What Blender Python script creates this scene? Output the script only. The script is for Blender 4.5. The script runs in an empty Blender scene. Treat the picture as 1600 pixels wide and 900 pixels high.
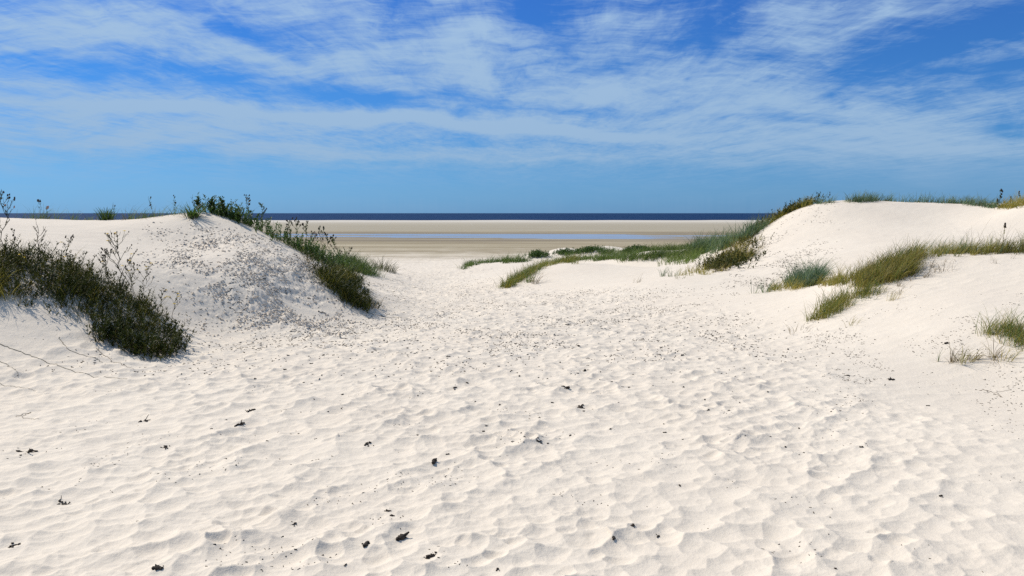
import bpy, math, random
import numpy as np
from mathutils import Vector, Matrix

R = math.radians
rng = np.random.default_rng(7)
random.seed(7)
scene = bpy.context.scene
COL = scene.collection

# ------------------------------------------------------------------ camera, world, sun
EYE = 1.7
FPX = 1232.0            # focal length in pixels of the 1600 wide photograph
TILT = math.atan(117 / FPX)
cam_d = bpy.data.cameras.new('camera')
cam_d.sensor_width = 36.0
cam_d.lens = 36.0 * FPX / 1600.0
cam_d.clip_start = 0.05
cam_d.clip_end = 60000
cam = bpy.data.objects.new('camera', cam_d)
COL.objects.link(cam)
cam.location = (0, 0, EYE)
cam.rotation_euler = (R(90) - TILT, 0, 0)
scene.camera = cam

SUN_EL, SUN_AZ = 49.0, -58.0       # azimuth from +Y towards +X, so the sun is ahead on the left
scene.view_settings.view_transform = 'Standard'
scene.view_settings.look = 'None'
scene.view_settings.gamma = 1.0
scene.view_settings.use_curve_mapping = False
scene.view_settings.exposure = 0.0
scene.cycles.max_bounces = 6
scene.cycles.diffuse_bounces = 3
scene.cycles.use_denoising = False

sd = bpy.data.lights.new('sun', 'SUN')
sd.energy = 4.2
sd.angle = R(0.5)
sd.color = (1.0, 0.965, 0.90)
so = bpy.data.objects.new('sun', sd)
COL.objects.link(so)
dirv = Vector((math.sin(R(SUN_AZ)) * math.cos(R(SUN_EL)), math.cos(R(SUN_AZ)) * math.cos(R(SUN_EL)), math.sin(R(SUN_EL))))
so.rotation_euler = dirv.to_track_quat('Z', 'Y').to_euler()
so.location = (-20, 20, 30)


class NT:
    """small helper to write node trees"""
    def __init__(self, tree):
        self.t = tree
        tree.nodes.clear()

    def n(self, typ, ins=None, **kw):
        nd = self.t.nodes.new(typ)
        for k, v in kw.items():
            setattr(nd, k, v)
        for k, v in (ins or {}).items():
            s = nd.inputs[k]
            if isinstance(v, bpy.types.NodeSocket):
                self.t.links.new(v, s)
            else:
                s.default_value = v
        return nd

    def m(self, op, a, b=0.0, c=0.0, clamp=False):
        return self.n('ShaderNodeMath', {0: a, 1: b, 2: c}, operation=op, use_clamp=clamp).outputs[0]

    def noise(self, vec, scale, detail=4.0, rough=0.5, dist=0.0, lac=2.0):
        return self.n('ShaderNodeTexNoise', {'Vector': vec, 'Scale': scale, 'Detail': detail, 'Roughness': rough,
                                             'Distortion': dist, 'Lacunarity': lac}).outputs[0]

    def rng(self, v, a, b, c=0.0, d=1.0, smooth=False):
        nd = self.n('ShaderNodeMapRange', {'Value': v, 'From Min': a, 'From Max': b, 'To Min': c, 'To Max': d})
        if smooth:
            nd.interpolation_type = 'SMOOTHSTEP'
        return nd.outputs[0]

    def mix(self, f, a, b, mode='MIX'):
        nd = self.t.nodes.new('ShaderNodeMix')
        nd.data_type = 'RGBA'
        nd.blend_type = mode
        for s, v in ((nd.inputs[0], f), (nd.inputs[6], a), (nd.inputs[7], b)):
            if isinstance(v, bpy.types.NodeSocket):
                self.t.links.new(v, s)
            else:
                s.default_value = v if not isinstance(v, tuple) else (*v, 1.0)[:4]
        return nd.outputs[2]

    def ramp(self, f, stops):
        nd = self.t.nodes.new('ShaderNodeValToRGB')
        el = nd.color_ramp.elements
        el[0].position, el[0].color = stops[0][0], (*stops[0][1], 1)
        el[1].position, el[1].color = stops[-1][0], (*stops[-1][1], 1)
        for p, c in stops[1:-1]:
            e = el.new(p)
            e.color = (*c, 1)
        self.t.links.new(f, nd.inputs[0])
        return nd.outputs[0]


def s2l(r, g, b):
    f = lambda c: (c / 255 / 12.92) if c / 255 <= 0.04045 else ((c / 255 + 0.055) / 1.055) ** 2.4
    return (f(r), f(g), f(b))


world = bpy.data.worlds.new('World')
scene.world = world
world.use_nodes = True
w = NT(world.node_tree)
SKY_STRENGTH = 0.13
sky = w.n('ShaderNodeTexSky')
sky.sky_type = 'NISHITA'
sky.sun_disc = False
sky.sun_elevation = R(SUN_EL)
sky.sun_rotation = R(SUN_AZ)
sky.air_density = 1.0
sky.dust_density = 0.4
sky.ozone_density = 3.0
tc = w.n('ShaderNodeTexCoord')
vec = tc.outputs['Generated']
sep = w.n('ShaderNodeSeparateXYZ', {0: vec})
dx, dy, dz = sep.outputs
elev = w.m('ARCSINE', dz)
tint = w.ramp(w.rng(elev, 0.0, R(26)), [(0.0, (0.17, 0.44, 1.04)), (0.06, (0.165, 0.42, 0.90)), (0.14, (0.145, 0.40, 0.78)), (0.4, (0.095, 0.36, 0.76)), (0.6, (0.075, 0.33, 0.79)), (1.0, (0.80, 0.88, 0.95))])
sky_col = w.mix(1.0, sky.outputs[0], tint, 'MULTIPLY')
# cirrus layer: horizontal sheet high above, sampled where the view direction meets it
dzc = w.m('MAXIMUM', dz, 0.02)
plane = w.n('ShaderNodeCombineXYZ', {0: w.m('DIVIDE', dx, dzc), 1: w.m('DIVIDE', dy, dzc), 2: 0.0}).outputs[0]
# direction as slopes from +Y : where in the sky each bank of cirrus lies
dyc = w.m('MAXIMUM', dy, 0.05)
az = w.m('DIVIDE', dx, dyc)
el = w.m('DIVIDE', dz, dyc)
dirc = w.n('ShaderNodeCombineXYZ', {0: az, 1: el, 2: 0.0}).outputs[0]
warpn = w.n('ShaderNodeTexNoise', {'Vector': dirc, 'Scale': 5.0, 'Detail': 3.0, 'Roughness': 0.55})
wv = w.n('ShaderNodeVectorMath', {0: warpn.outputs[1], 1: (0.5, 0.5, 0.5)}, operation='SUBTRACT')
wv = w.n('ShaderNodeVectorMath', {0: wv.outputs[0], 1: (0.12, 0.05, 0.0)}, operation='MULTIPLY')
dirw = w.n('ShaderNodeVectorMath', {0: dirc, 1: wv.outputs[0]}, operation='ADD').outputs[0]
BANKS = [  # x, y in the photo's sky, half widths, slope in degrees, amount
    (150, 55, 260, 38, 6, 0.50), (30, 92, 110, 14, 12, -0.56), (60, 150, 320, 42, 4, 0.26), (240, 40, 170, 28, 10, 0.22),
    (330, 118, 110, 11, 12, -0.41), (455, 88, 110, 9, 24, -0.38), (620, 165, 120, 9, 10, -0.46), (700, 150, 90, 12, 14, -0.30),
    (500, 112, 130, 14, 10, 0.34), (620, 60, 220, 40, 14, 0.30), (850, 125, 280, 36, 10, 0.26), (340, 25, 60, 22, 40, -0.26),
    (500, 183, 420, 7, 3.5, 1.0), (800, 196, 240, 8, 4, 0.5), (640, 200, 500, 26, 3, 0.15), (150, 200, 260, 22, 2, 0.14), (860, 50, 45, 32, 30, -0.49),
    (700, 10, 70, 40, 60, 0.40), (960, 50, 55, 80, 80, 0.34), (1100, 58, 75, 36, 10, -0.52), (1080, 15, 120, 14, 0, -0.22),
    (1050, 150, 330, 30, 2, 0.26), (1230, 180, 330, 46, 0, 0.26), (1160, 70, 22, 60, 75, 0.25), (1230, 70, 55, 60, 60, 0.38),
    (1480, 70, 180, 24, -14, -0.39), (1340, 45, 120, 16, -22, 0.36), (1460, 20, 150, 10, -14, 0.22), (1500, 140, 170, 20, -10, -0.12),
    (1500, 205, 260, 46, 0, 0.26), (1560, 90, 120, 8, -10, 0.20), (250, 222, 420, 7, 2, 0.3), (1250, 232, 420, 7, -1, 0.3), (700, 246, 380, 5, 1, 0.22), (900, 222, 320, 10, 2, -0.17), (950, 178, 60, 6, 2, -0.15),
    (1270, 197, 50, 5, 2, -0.26), (570, 10, 90, 10, 4, -0.26), (800, 300, 1200, 40, 0, -0.14), (330, 190, 600, 60, 2, 0.22), (450, 240, 500, 30, 1, 0.12), (1300, 250, 400, 40, 0, 0.16),
]
tot = None
for (X, Y, sx, sy, ang, amt) in BANKS:
    cx, cy = (X - 800) / FPX, (333 - Y) / FPX
    mp = w.n('ShaderNodeMapping', {'Vector': dirw, 'Location': (cx, cy, 0), 'Rotation': (0, 0, -R(ang)),
                                   'Scale': (sx / FPX * 1.2, sy / FPX * 1.2, 1)}, vector_type='TEXTURE')
    ln = w.n('ShaderNodeVectorMath', {0: mp.outputs[0], 1: mp.outputs[0]}, operation='DOT_PRODUCT').outputs['Value']
    g = w.m('POWER', 2.718, w.m('MULTIPLY', ln, -1.0))
    tot = w.m('MULTIPLY_ADD', g, amt, 0.0 if tot is None else tot)
# fibres: stretched along a direction that runs to a point on the horizon a little right of centre
rotp = w.n('ShaderNodeMapping', {'Vector': plane, 'Rotation': (0, 0, R(5)), 'Scale': (1.0, 0.22, 1.0)}).outputs[0]
fib = w.noise(rotp, 2.2, 8.0, 0.62, 0.9)
fib2 = w.noise(w.n('ShaderNodeMapping', {'Vector': dirw, 'Rotation': (0, 0, R(4)), 'Scale': (1.0, 9.0, 1.0)}).outputs[0], 3.6, 9.0, 0.62, 0.5)
puff = w.noise(w.n('ShaderNodeMapping', {'Vector': dirw, 'Rotation': (0, 0, R(6)), 'Scale': (1.0, 2.6, 1.0)}).outputs[0], 7.0, 8.0, 0.62, 0.8)
nz = w.m('ADD', w.m('MULTIPLY', w.m('SUBTRACT', fib, 0.5), 1.15), w.m('ADD', w.m('MULTIPLY', w.m('SUBTRACT', fib2, 0.5), 1.9), w.m('MULTIPLY', w.m('SUBTRACT', puff, 0.5), 1.5)))
fine = w.noise(w.n('ShaderNodeMapping', {'Vector': dirw, 'Rotation': (0, 0, R(7)), 'Scale': (1.0, 7.0, 1.0)}).outputs[0], 16.0, 10.0, 0.7, 0.9)
finer = w.noise(rotp, 6.5, 9.0, 0.68, 1.2)
nz = w.m('ADD', nz, w.m('ADD', w.m('MULTIPLY', w.m('SUBTRACT', fine, 0.5), 1.0), w.m('MULTIPLY', w.m('SUBTRACT', finer, 0.5), 0.8)))
nz = w.m('MULTIPLY', nz, w.rng(elev, R(1.0), R(5.5), 0.15, 1.0, True))
dens = w.m('ADD', w.m('ADD', tot, nz), 0.17)
alpha = w.rng(dens, -0.22, 1.15, 0.05, 0.92, True)
cloud = w.ramp(w.rng(elev, 0.0, R(16)), [(0.0, (2.35, 3.55, 5.0)), (1.0, (3.1, 4.4, 6.0))])
skyc = w.mix(alpha, sky_col, cloud)
bg = w.n('ShaderNodeBackground', {'Color': skyc, 'Strength': SKY_STRENGTH})
w.n('ShaderNodeOutputWorld', {'Surface': bg.outputs[0]})

# ------------------------------------------------------------------ the lie of the land
CT, ST = math.cos(TILT), math.sin(TILT)


def ray(px, py):
    u, v = (px - 800) / FPX, (450 - py) / FPX
    return np.array([u, CT + ST * v, -ST + CT * v])


def gp(px, py, Y):
    d = ray(px, py)
    t = Y / d[1]
    return (d[0] * t, Y, EYE + d[2] * t)


CTRL = []
for a in [  # seen points: where in the photo, how far ahead
    # left dune, its foot and face
    (0, 610, 7.6), (150, 590, 8.0), (290, 566, 9.1), (0, 500, 9.2), (100, 530, 9.1), (0, 440, 9.85), (0, 400, 10.5), (100, 440, 10.1),
    (200, 480, 10.2), (280, 545, 9.6), (100, 370, 13.2), (200, 400, 12.5), (300, 440, 12.0), (250, 500, 10.5), (350, 500, 11.5),
    (400, 450, 12.3), (400, 400, 13.5), (450, 470, 12.6), (500, 450, 13.4), (300, 380, 14.0), (0, 345, 14.0),
    (0, 338, 15.5), (150, 343, 15.5), (230, 340, 15.5), (310, 330, 15.5), (345, 337, 15.5), (400, 360, 15.3), (450, 387, 15.0),
    (500, 415, 14.8), (540, 442, 14.5), (570, 472, 13.8), (588, 494, 13.3), (560, 427, 22.0), (545, 410, 24.0), (578, 430, 23.0),
    (592, 418, 30.0), (615, 427, 29.0),
    # near dune on the right
    (1240, 520, 10.9), (1200, 480, 13.0), (1150, 455, 16.0), (1300, 500, 11.0), (1400, 500, 10.3), (1500, 520, 9.2), (1500, 562, 8.6),
    (1600, 600, 7.8), (1600, 540, 8.6), (1600, 480, 9.8), (1500, 470, 10.4), (1600, 430, 11.3), (1500, 430, 11.8), (1400, 450, 11.8),
    (1410, 402, 13.2), (1600, 390, 13.0), (1500, 394, 13.2), (1340, 428, 13.6), (1300, 445, 13.8), (1240, 456, 14.3), (1180, 460, 14.8),
    # tall dune on the right
    (1400, 385, 19.0), (1600, 372, 19.0), (1300, 420, 17.0), (1250, 440, 16.5), (1200, 430, 18.0), (1300, 380, 21.0), (1400, 350, 23.0),
    (1500, 350, 22.5), (1600, 346, 21.0), (1200, 400, 21.5), (1230, 370, 24.0), (1160, 405, 22.5), (1100, 427, 20.0), (1060, 433, 19.0),
    (1290, 318, 26.0), (1400, 315, 27.0), (1480, 317, 26.0), (1550, 324, 24.0), (1575, 329, 22.5), (1600, 318, 22.0), (1240, 329, 27.0), (1205, 350, 28.0),
    (1180, 362, 28.5), (1150, 378, 29.0), (1110, 396, 29.0),
    # low dunes beside the path
    (785, 453, 22.5), (830, 436, 24.0), (860, 415, 26.5), (900, 411, 27.0), (950, 413, 27.0), (1000, 418, 27.0), (1060, 415, 27.0),
    (1000, 460, 17.0), (1100, 450, 17.0), (1100, 480, 14.0), (920, 450, 20.0), (1000, 435, 22.0),
    (722, 425, 36.0), (765, 413, 38.0), (830, 411, 38.0), (830, 402, 45.0), (880, 399, 50.0), (960, 402, 36.0), (1000, 400, 40.0), (1050, 396, 38.0),
    (960, 396, 52.0), (1100, 386, 36.0),
]:
    CTRL.append(gp(*a))
for (px, Y, z) in [  # unseen ground behind crests, the path, and the land beside the view
    (0, 20, 1.15), (150, 20, 1.0), (310, 20, 1.1), (400, 20, 0.85), (450, 20, 0.5), (500, 19, 0.15), (0, 30, 0.2), (300, 30, 0.2), (430, 30, -0.2),
    (500, 33, -0.5), (0, 45, -0.9), (300, 45, -1.1), (480, 45, -1.3),
    (1600, 16.5, 0.80), (1500, 16.5, 0.75), (1400, 16.5, 0.62), (1300, 33, 1.0), (1400, 34, 1.0), (1500, 33, 1.0), (1600, 32, 1.1), (1230, 34, 0.7),
    (1180, 36, 0.1), (1120, 38, -0.3), (1300, 46, -0.4), (1600, 46, -0.4), (860, 31, -0.55), (900, 31, -0.45), (1000, 31, -0.4), (940, 31, -0.5),
    (780, 46, -1.3), (1100, 46, -0.9), (900, 62, -1.8), (1100, 62, -1.8), (780, 30, -0.8), (720, 30, -0.82),
    (-500, 6, 0.4), (-500, 9, 1.2), (-500, 13, 1.8), (-500, 20, 1.2), (-500, 35, 0.0), (-500, 55, -1.6),
    (2100, 5.5, 0.15), (2100, 8, 0.8), (2100, 11, 1.1), (2100, 15, 0.8), (2100, 22, 1.8), (2100, 32, 1.0), (2100, 50, -1.0),
]:
    CTRL.append(((px - 800) / FPX * Y, Y, z))
for Y, z, xs in [(2.2, 0, (-2000, -400, 200, 800, 1400, 2000, 3600)), (4, 0, (-400, 200, 800, 1400, 2000)), (6, 0, (0, 400, 800, 1200, 1600)),
                 (8, 0, (400, 700, 1000, 1300)), (10, -0.01, (450, 650, 850, 1080)), (13, -0.10, (680, 850, 1000)),
                 (16, -0.19, (640, 780, 900)), (20, -0.36, (640, 750, 850)), (25, -0.58, (650, 730)), (31, -0.85, (640, 690)),
                 (41, -1.20, (560, 640, 700)), (52, -1.6, (300, 500, 620, 740)), (65, -2.1, (-400, 0, 400, 700, 1000, 1400, 2000)),
                 (80, -2.45, (-400, 0, 400, 800, 1200, 1600, 2000)), (110, -2.5, (-400, 0, 400, 800, 1200, 1600, 2000))]:
    for px in xs:
        CTRL.append(((px - 800) / FPX * Y, Y, z))
C = np.array(CTRL)
U = np.stack([np.arctan2(C[:, 0], C[:, 1]), np.log(np.hypot(C[:, 0], C[:, 1]))], 1)


def tps_k(r2):
    return 0.5 * r2 * np.log(r2 + 1e-12)


_n = len(U)
_K = tps_k(((U[:, None, :] - U[None, :, :]) ** 2).sum(2)) + np.eye(_n) * 2e-4
_P = np.hstack([np.ones((_n, 1)), U])
_A = np.zeros((_n + 3, _n + 3))
_A[:_n, :_n] = _K
_A[:_n, _n:] = _P
_A[_n:, :_n] = _P.T
_W = np.linalg.solve(_A, np.concatenate([C[:, 2], np.zeros(3)]))


HUM = [((px - 800) / FPX * Y, Y, z, r) for px, Y, z, r in [(834, 41, 0.30, 0.9), (880, 45, 0.40, 1.3), (925, 40, 0.30, 1.1), (1012, 33, 0.30, 1.1), (1000, 44, 0.5, 1.6), (945, 52, 0.5, 2.0)]]


def sstep(v, a, b):
    t = np.clip((v - a) / (b - a), 0, 1)
    return t * t * (3 - 2 * t)


_perm = rng.random((256, 256)).astype(np.float32)


def vnoise(x, y):
    """smooth value noise, 0..1"""
    xi, yi = np.floor(x).astype(int), np.floor(y).astype(int)
    fx, fy = x - xi, y - yi
    fx = fx * fx * fx * (fx * (fx * 6 - 15) + 10)
    fy = fy * fy * fy * (fy * (fy * 6 - 15) + 10)
    a = _perm[xi & 255, yi & 255]
    b = _perm[(xi + 1) & 255, yi & 255]
    c = _perm[xi & 255, (yi + 1) & 255]
    d = _perm[(xi + 1) & 255, (yi + 1) & 255]
    return (a * (1 - fx) + b * fx) * (1 - fy) + (c * (1 - fx) + d * fx) * fy


def fbm(x, y, o=4, g=0.5):
    s, a, t = 0, 1.0, 0
    for i in range(o):
        s = s + a * (vnoise(x + 17.3 * i, y - 9.1 * i) - 0.5)
        t += a
        x, y = x * 2.03, y * 2.03
        a *= g
    return s / t


def base_z(x, y):
    x, y = np.asarray(x, float), np.asarray(y, float)
    shp = x.shape
    x, y = x.ravel(), y.ravel()
    r = np.hypot(x, y)
    a = np.arctan2(x, y)
    ac = np.clip(a, -0.85, 0.85)
    out = np.empty(len(x))
    lr = np.log(np.clip(r, 1.5, 150))
    for s in range(0, len(x), 60000):
        e = slice(s, s + 60000)
        r2 = (ac[e, None] - U[None, :, 0]) ** 2 + (lr[e, None] - U[None, :, 1]) ** 2
        out[e] = tps_k(r2) @ _W[:_n] + _W[_n] + _W[_n + 1] * ac[e] + _W[_n + 2] * lr[e]
    for (hx, hy, hz, hr) in HUM:
        out = out + hz * np.exp(-((x - hx) ** 2 + (y - hy) ** 2 * 0.7) / hr ** 2)
    # behind and beside the view: low rolling sand
    side = sstep(np.abs(a), 0.85, 1.5)
    rolling = 0.9 * fbm(x / 14 + 3, y / 14, 3) * sstep(r, 4, 14) + 0.5 * sstep(r, 10, 25)
    out = out * (1 - side) + rolling * side
    # the flat beach, the bar in front of the sea, the slope under the sea
    flat = -2.5 + 0.035 * fbm(x / 60 + 2, y / 9, 3)
    e1 = 133 + 22 * fbm(x / 70 + 4, x * 0 + 3.3, 3)
    e2 = 164 + 16 * fbm(x / 90 + 8, x * 0 + 7.7, 3) + 0.02 * x
    pool = sstep(y, e1 - 3, e1 + 5) * (1 - sstep(y, e2 - 4, e2 + 3))
    flat = flat - (0.05 + 0.30 * fbm(x / 45 + 7, y / 6, 4, 0.6)) * pool + 0.05 * fbm(x / 70, y / 4, 3) * sstep(y, 100, 128) * (1 - sstep(y, 165, 175))
    flat = flat + 0.40 * sstep(y, 172, 400) + 0.30 * fbm(x / 30, y / 60, 4) * sstep(y, 330, 400)
    flat = flat - 4.0 * sstep(y, 425, 560)
    t = sstep(np.hypot(x * 0.6, y), 78, 95) * (np.abs(a) < 1.2)
    t = np.where(np.abs(a) >= 1.2, sstep(y, 78, 95), t)
    out = out * (1 - t) + flat * t
    return out.reshape(shp)


def trample(x, y):
    """how trodden the sand is: the path and the near ground, little on the dune faces"""
    px = 800 + FPX * x / np.maximum(y, 0.5)
    lo = np.interp(y, [0, 8, 10, 13, 16, 24, 31, 60], [-900, -100, 230, 560, 580, 600, 590, 500])
    hi = np.interp(y, [0, 5, 8, 10, 12, 14, 18, 22, 28, 60], [2000, 1650, 1380, 1280, 1200, 1130, 1000, 840, 760, 780])
    n = fbm(x / 1.7, y / 1.7, 3) * 90
    wpx = FPX / np.maximum(y, 1.5)
    t = sstep(px + n, lo - 0.6 * wpx, lo + 0.9 * wpx) * (1 - sstep(px + n, hi - 1.5 * wpx, hi + 0.8 * wpx))
    return t


_jit = rng.random((4, 512, 512)).astype(np.float32)


def scallops(x, y, cell, seed, aspect=1.0, rot=0.0):
    """overlapping shallow hollows with sharp ridges between them, as feet and wind leave in dry sand"""
    c, s = math.cos(rot), math.sin(rot)
    u, v = (x * c + y * s) / cell, (-x * s + y * c) / (cell * aspect)
    iu, iv = np.floor(u).astype(int), np.floor(v).astype(int)
    best = np.full(x.shape, 9.0, np.float32)
    for du in (-1, 0, 1):
        for dv in (-1, 0, 1):
            a, b = (iu + du + seed * 37) & 511, (iv + dv + seed * 91) & 511
            cx, cy = iu + du + _jit[0, a, b], iv + dv + _jit[1, a, b]
            rr = 0.55 + 0.75 * _jit[2, a, b]
            d = ((u - cx) ** 2 + (v - cy) ** 2) / rr ** 2 + 0.5 * _jit[3, a, b]
            best = np.minimum(best, d)
    return np.minimum(best, 1.5)


def clods(x, y):
    """where the left dune's face is broken up"""
    px = 800 + FPX * x / np.maximum(y, 0.5)
    m = sstep(px, 190, 370) * (1 - sstep(px, 480, 575)) * sstep(y, 10.4, 12.4) * (1 - sstep(y, 14.2, 15.2))
    return m * sstep(fbm(x / 0.7, y / 0.7, 4, 0.6), -0.20, 0.10)


def detail_z(x, y, z0):
    r = np.hypot(x, y)
    tr = trample(x, y) * (1 - sstep(r, 60, 85))
    wx = x + 0.06 * fbm(x * 3, y * 3, 3)
    wy = y + 0.06 * fbm(x * 3 + 50, y * 3, 3)
    big = scallops(wx, wy, 0.235, 1, 0.85, 0.6)
    bowl = scallops(x + 0.5 * (wx - x), y, 0.48, 7, 0.8, 0.9)
    sml = scallops(wx, wy, 0.13, 2, 0.85, 0.2)
    h = 0.022 * (bowl - 0.45) + 0.038 * (big - 0.45) * (0.65 + 0.7 * (fbm(x / 1.1 + 9, y / 1.1, 2) + 0.3)) + 0.021 * (sml - 0.4) * (0.5 + 1.2 * vnoise(x * 1.3, y * 1.3))
    h = h + 0.010 * fbm(x * 1.6, y * 1.6, 4) + 0.006 * (scallops(wx, wy, 0.065, 6, 0.9, 0.4) - 0.4) * sstep(vnoise(x * 0.9 + 5, y * 0.9), 0.35, 0.7) + 0.007 * fbm(x * 14, y * 14, 3) * sstep(fbm(x * 1.1, y * 1.1 + 40, 2), 0.0, 0.2)
    d = tr * h
    # wind-smoothed sand elsewhere
    q = (1 - tr)
    d = d + q * (0.014 * fbm(x * 1.3, y * 1.3, 3) + 0.008 * (scallops(wx, wy, 0.3, 3, 0.5, 0.2) - 0.5))
    # low undulation on the dunes
    d = d + 0.10 * fbm(x / 2.6 + 5, y / 2.6, 3) * sstep(np.abs(z0 + 0.0), 0.15, 0.8) * (1 - sstep(r, 60, 80))
    cl = clods(x, y)
    d = d + cl * (0.030 * (scallops(x, y, 0.20, 4, 0.7, 0.5) - 0.6) + 0.085 * fbm(x * 7, y * 7, 5, 0.72))
    # trampled streak down the tall dune's left flank
    px = 800 + FPX * x / np.maximum(y, 0.5)
    fl = sstep(px, 1175, 1205) * (1 - sstep(px, 1255, 1300)) * sstep(y, 17, 19) * (1 - sstep(y, 26, 27))
    fl = fl + 0.7 * sstep(px, 930, 980) * (1 - sstep(px, 1180, 1220)) * sstep(y, 15, 17) * (1 - sstep(y, 19, 23))
    d = d + fl * 0.05 * (scallops(x, y, 0.42, 5, 1.4, 0.6) - 0.6) * (fbm(x / 1.3, y / 1.3, 2) + 0.4)
    fade = 1 - sstep(r, 75, 110)
    return d * fade


def full_z(x, y):
    x, y = np.asarray(x, float), np.asarray(y, float)
    z0 = base_z(x, y)
    return z0 + detail_z(x, y, z0)


def link(o):
    COL.objects.link(o)
    return o


def mesh_obj(name, verts, faces_loops, mat, parent=None, smooth=False, nper=4, attrs=None):
    """verts (n,3); faces_loops (m,nper) index array, or a flat list of faces"""
    me = bpy.data.meshes.new(name)
    verts = np.asarray(verts, np.float32)
    fl = np.asarray(faces_loops, np.int32)
    me.vertices.add(len(verts))
    me.vertices.foreach_set('co', verts.ravel())
    m, k = fl.shape
    me.loops.add(m * k)
    me.loops.foreach_set('vertex_index', fl.ravel())
    me.polygons.add(m)
    me.polygons.foreach_set('loop_start', np.arange(0, m * k, k, dtype=np.int32))
    me.polygons.foreach_set('loop_total', np.full(m, k, np.int32))
    if smooth:
        me.polygons.foreach_set('use_smooth', np.ones(m, bool))
    for nm, val in (attrs or {}).items():
        at = me.attributes.new(nm, 'FLOAT', 'POINT')
        at.data.foreach_set('value', np.asarray(val, np.float32))
    me.update()
    me.validate()
    me.materials.append(mat)
    o = bpy.data.objects.new(name, me)
    link(o)
    if parent:
        o.parent = parent
    return o


def tag(o, label=None, cat=None, group=None, kind=None):
    for k, v in (('label', label), ('category', cat), ('group', group), ('kind', kind)):
        if v:
            o[k] = v
    return o


# ------------------------------------------------------------------ sand
def sand_material():
    m = bpy.data.materials.new('sand')
    m.use_nodes = True
    t = NT(m.node_tree)
    pos = t.n('ShaderNodeNewGeometry').outputs['Position']
    sp = t.n('ShaderNodeSeparateXYZ', {0: pos})
    X, Y, Z = sp.outputs
    g1 = t.noise(pos, 0.5, 4, 0.6)
    g2 = t.noise(pos, 260, 2, 0.7)
    g3 = t.noise(pos, 9, 5, 0.65)
    dry = t.mix(t.rng(g1, 0.35, 0.65), (0.715, 0.61, 0.485), (0.75, 0.645, 0.515))
    dry = t.mix(t.rng(g3, 0.42, 0.7, 0, 0.35), dry, (0.65, 0.555, 0.44))
    dry = t.mix(t.rng(g2, 0.56, 0.72, 0, 0.45), dry, (0.42, 0.36, 0.31))
    # damp flats of the beach
    st = t.noise(t.n('ShaderNodeMapping', {'Vector': pos, 'Scale': (0.022, 0.13, 1)}).outputs[0], 1.0, 6, 0.62, 0.4)
    st2 = t.noise(t.n('ShaderNodeMapping', {'Vector': pos, 'Scale': (0.05, 0.5, 1)}).outputs[0], 1.0, 5, 0.6, 0.4)
    damp = t.mix(t.rng(st, 0.36, 0.62), (0.30, 0.24, 0.145), (0.43, 0.355, 0.235))
    damp = t.mix(t.rng(st2, 0.5, 0.66, 0, 0.6), damp, (0.22, 0.16, 0.09))
    wetsand = (0.19, 0.15, 0.105)
    edge = t.m('ADD', Y, t.m('MULTIPLY', t.m('SUBTRACT', st2, 0.5), 34.0))
    edge2 = t.m('ADD', edge, t.m('MULTIPLY', t.m('SUBTRACT', t.noise(pos, 0.35, 5, 0.7), 0.5), 60.0))
    f = t.rng(edge2, 48, 98, 0, 1, True)
    c = t.mix(f, dry, damp)
    near_pool = t.m('MULTIPLY', t.rng(edge, 112, 124, 0, 1, True), t.rng(edge, 172, 188, 1, 0, True))
    c = t.mix(t.m('MULTIPLY', near_pool, t.rng(st2, 0.35, 0.6, 0.1, 0.9)), c, wetsand)
    bar = t.rng(edge, 185, 360, 0, 1)
    c = t.mix(t.rng(Y, 172, 200, 0, 0.75), c, (0.36, 0.31, 0.225))
    c = t.mix(t.m('POWER', bar, 3.5), c, (0.57, 0.505, 0.41))
    b1 = t.n('ShaderNodeBump', {'Strength': 0.35, 'Distance': 0.004, 'Height': t.noise(pos, 140, 3, 0.7)})
    b2 = t.n('ShaderNodeBump', {'Strength': 0.5, 'Distance': 0.012, 'Height': t.noise(pos, 26, 4, 0.6), 'Normal': b1.outputs[0]})
    p = t.n('ShaderNodeBsdfPrincipled', {'Base Color': c, 'Roughness': 0.92, 'Specular IOR Level': 0.15, 'Normal': b2.outputs[0]})
    t.n('ShaderNodeOutputMaterial', {'Surface': p.outputs[0]})
    return m


M = {'sand': sand_material()}

aF = np.linspace(-0.66, 0.66, 1320)
aL = -0.66 - (np.geomspace(0.002, 1, 90) - 0.002) * (math.pi - 0.66)
aR = np.flip(-aL)
ang = np.concatenate([np.flip(aL)[:-1], aF, np.flip(aR)[1:]])
ang = np.unique(np.round(ang, 6))
ang = ang[(ang > -math.pi + 0.01) & (ang < math.pi - 0.01)]
rad = np.concatenate([[0.6, 1.2, 1.8, 2.3], np.exp(np.arange(math.log(2.7), math.log(14), 0.0021)), np.exp(np.arange(math.log(14), math.log(85), 0.0034)),
                      np.geomspace(85, 620, 190)[1:], [900, 1500, 4000, 12000, 40000]])
AA, RR = np.meshgrid(ang, rad)
GX, GY = RR * np.sin(AA), RR * np.cos(AA)
GZ = full_z(GX, GY)
GZ = np.where((RR > 700) & (GY > 0), -6.0, GZ)
nr, na = GX.shape
V = np.stack([GX, GY, GZ], -1).reshape(-1, 3)
ii, jj = np.meshgrid(np.arange(nr - 1), np.arange(na), indexing='ij')
j2 = (jj + 1) % na
F = np.stack([ii * na + jj, (ii + 1) * na + jj, (ii + 1) * na + j2, ii * na + j2], -1).reshape(-1, 4)
V = np.vstack([V, [[0, 0, 0.0]]])
k = np.arange(na)
# close the middle with thin quads (two triangles' worth) round the centre point
F = np.vstack([F, np.stack([np.full(na, nr * na), k, (k + 1) % na, np.full(na, nr * na)], -1)[:0]])
ground = mesh_obj('ground', V, F, M['sand'], smooth=True)
tag(ground, 'pale trodden beach sand with dunes and damp flats', 'ground', kind='structure')

# fast look-up of the same surface in (angle, log radius)
LR = np.log(rad)


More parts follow.
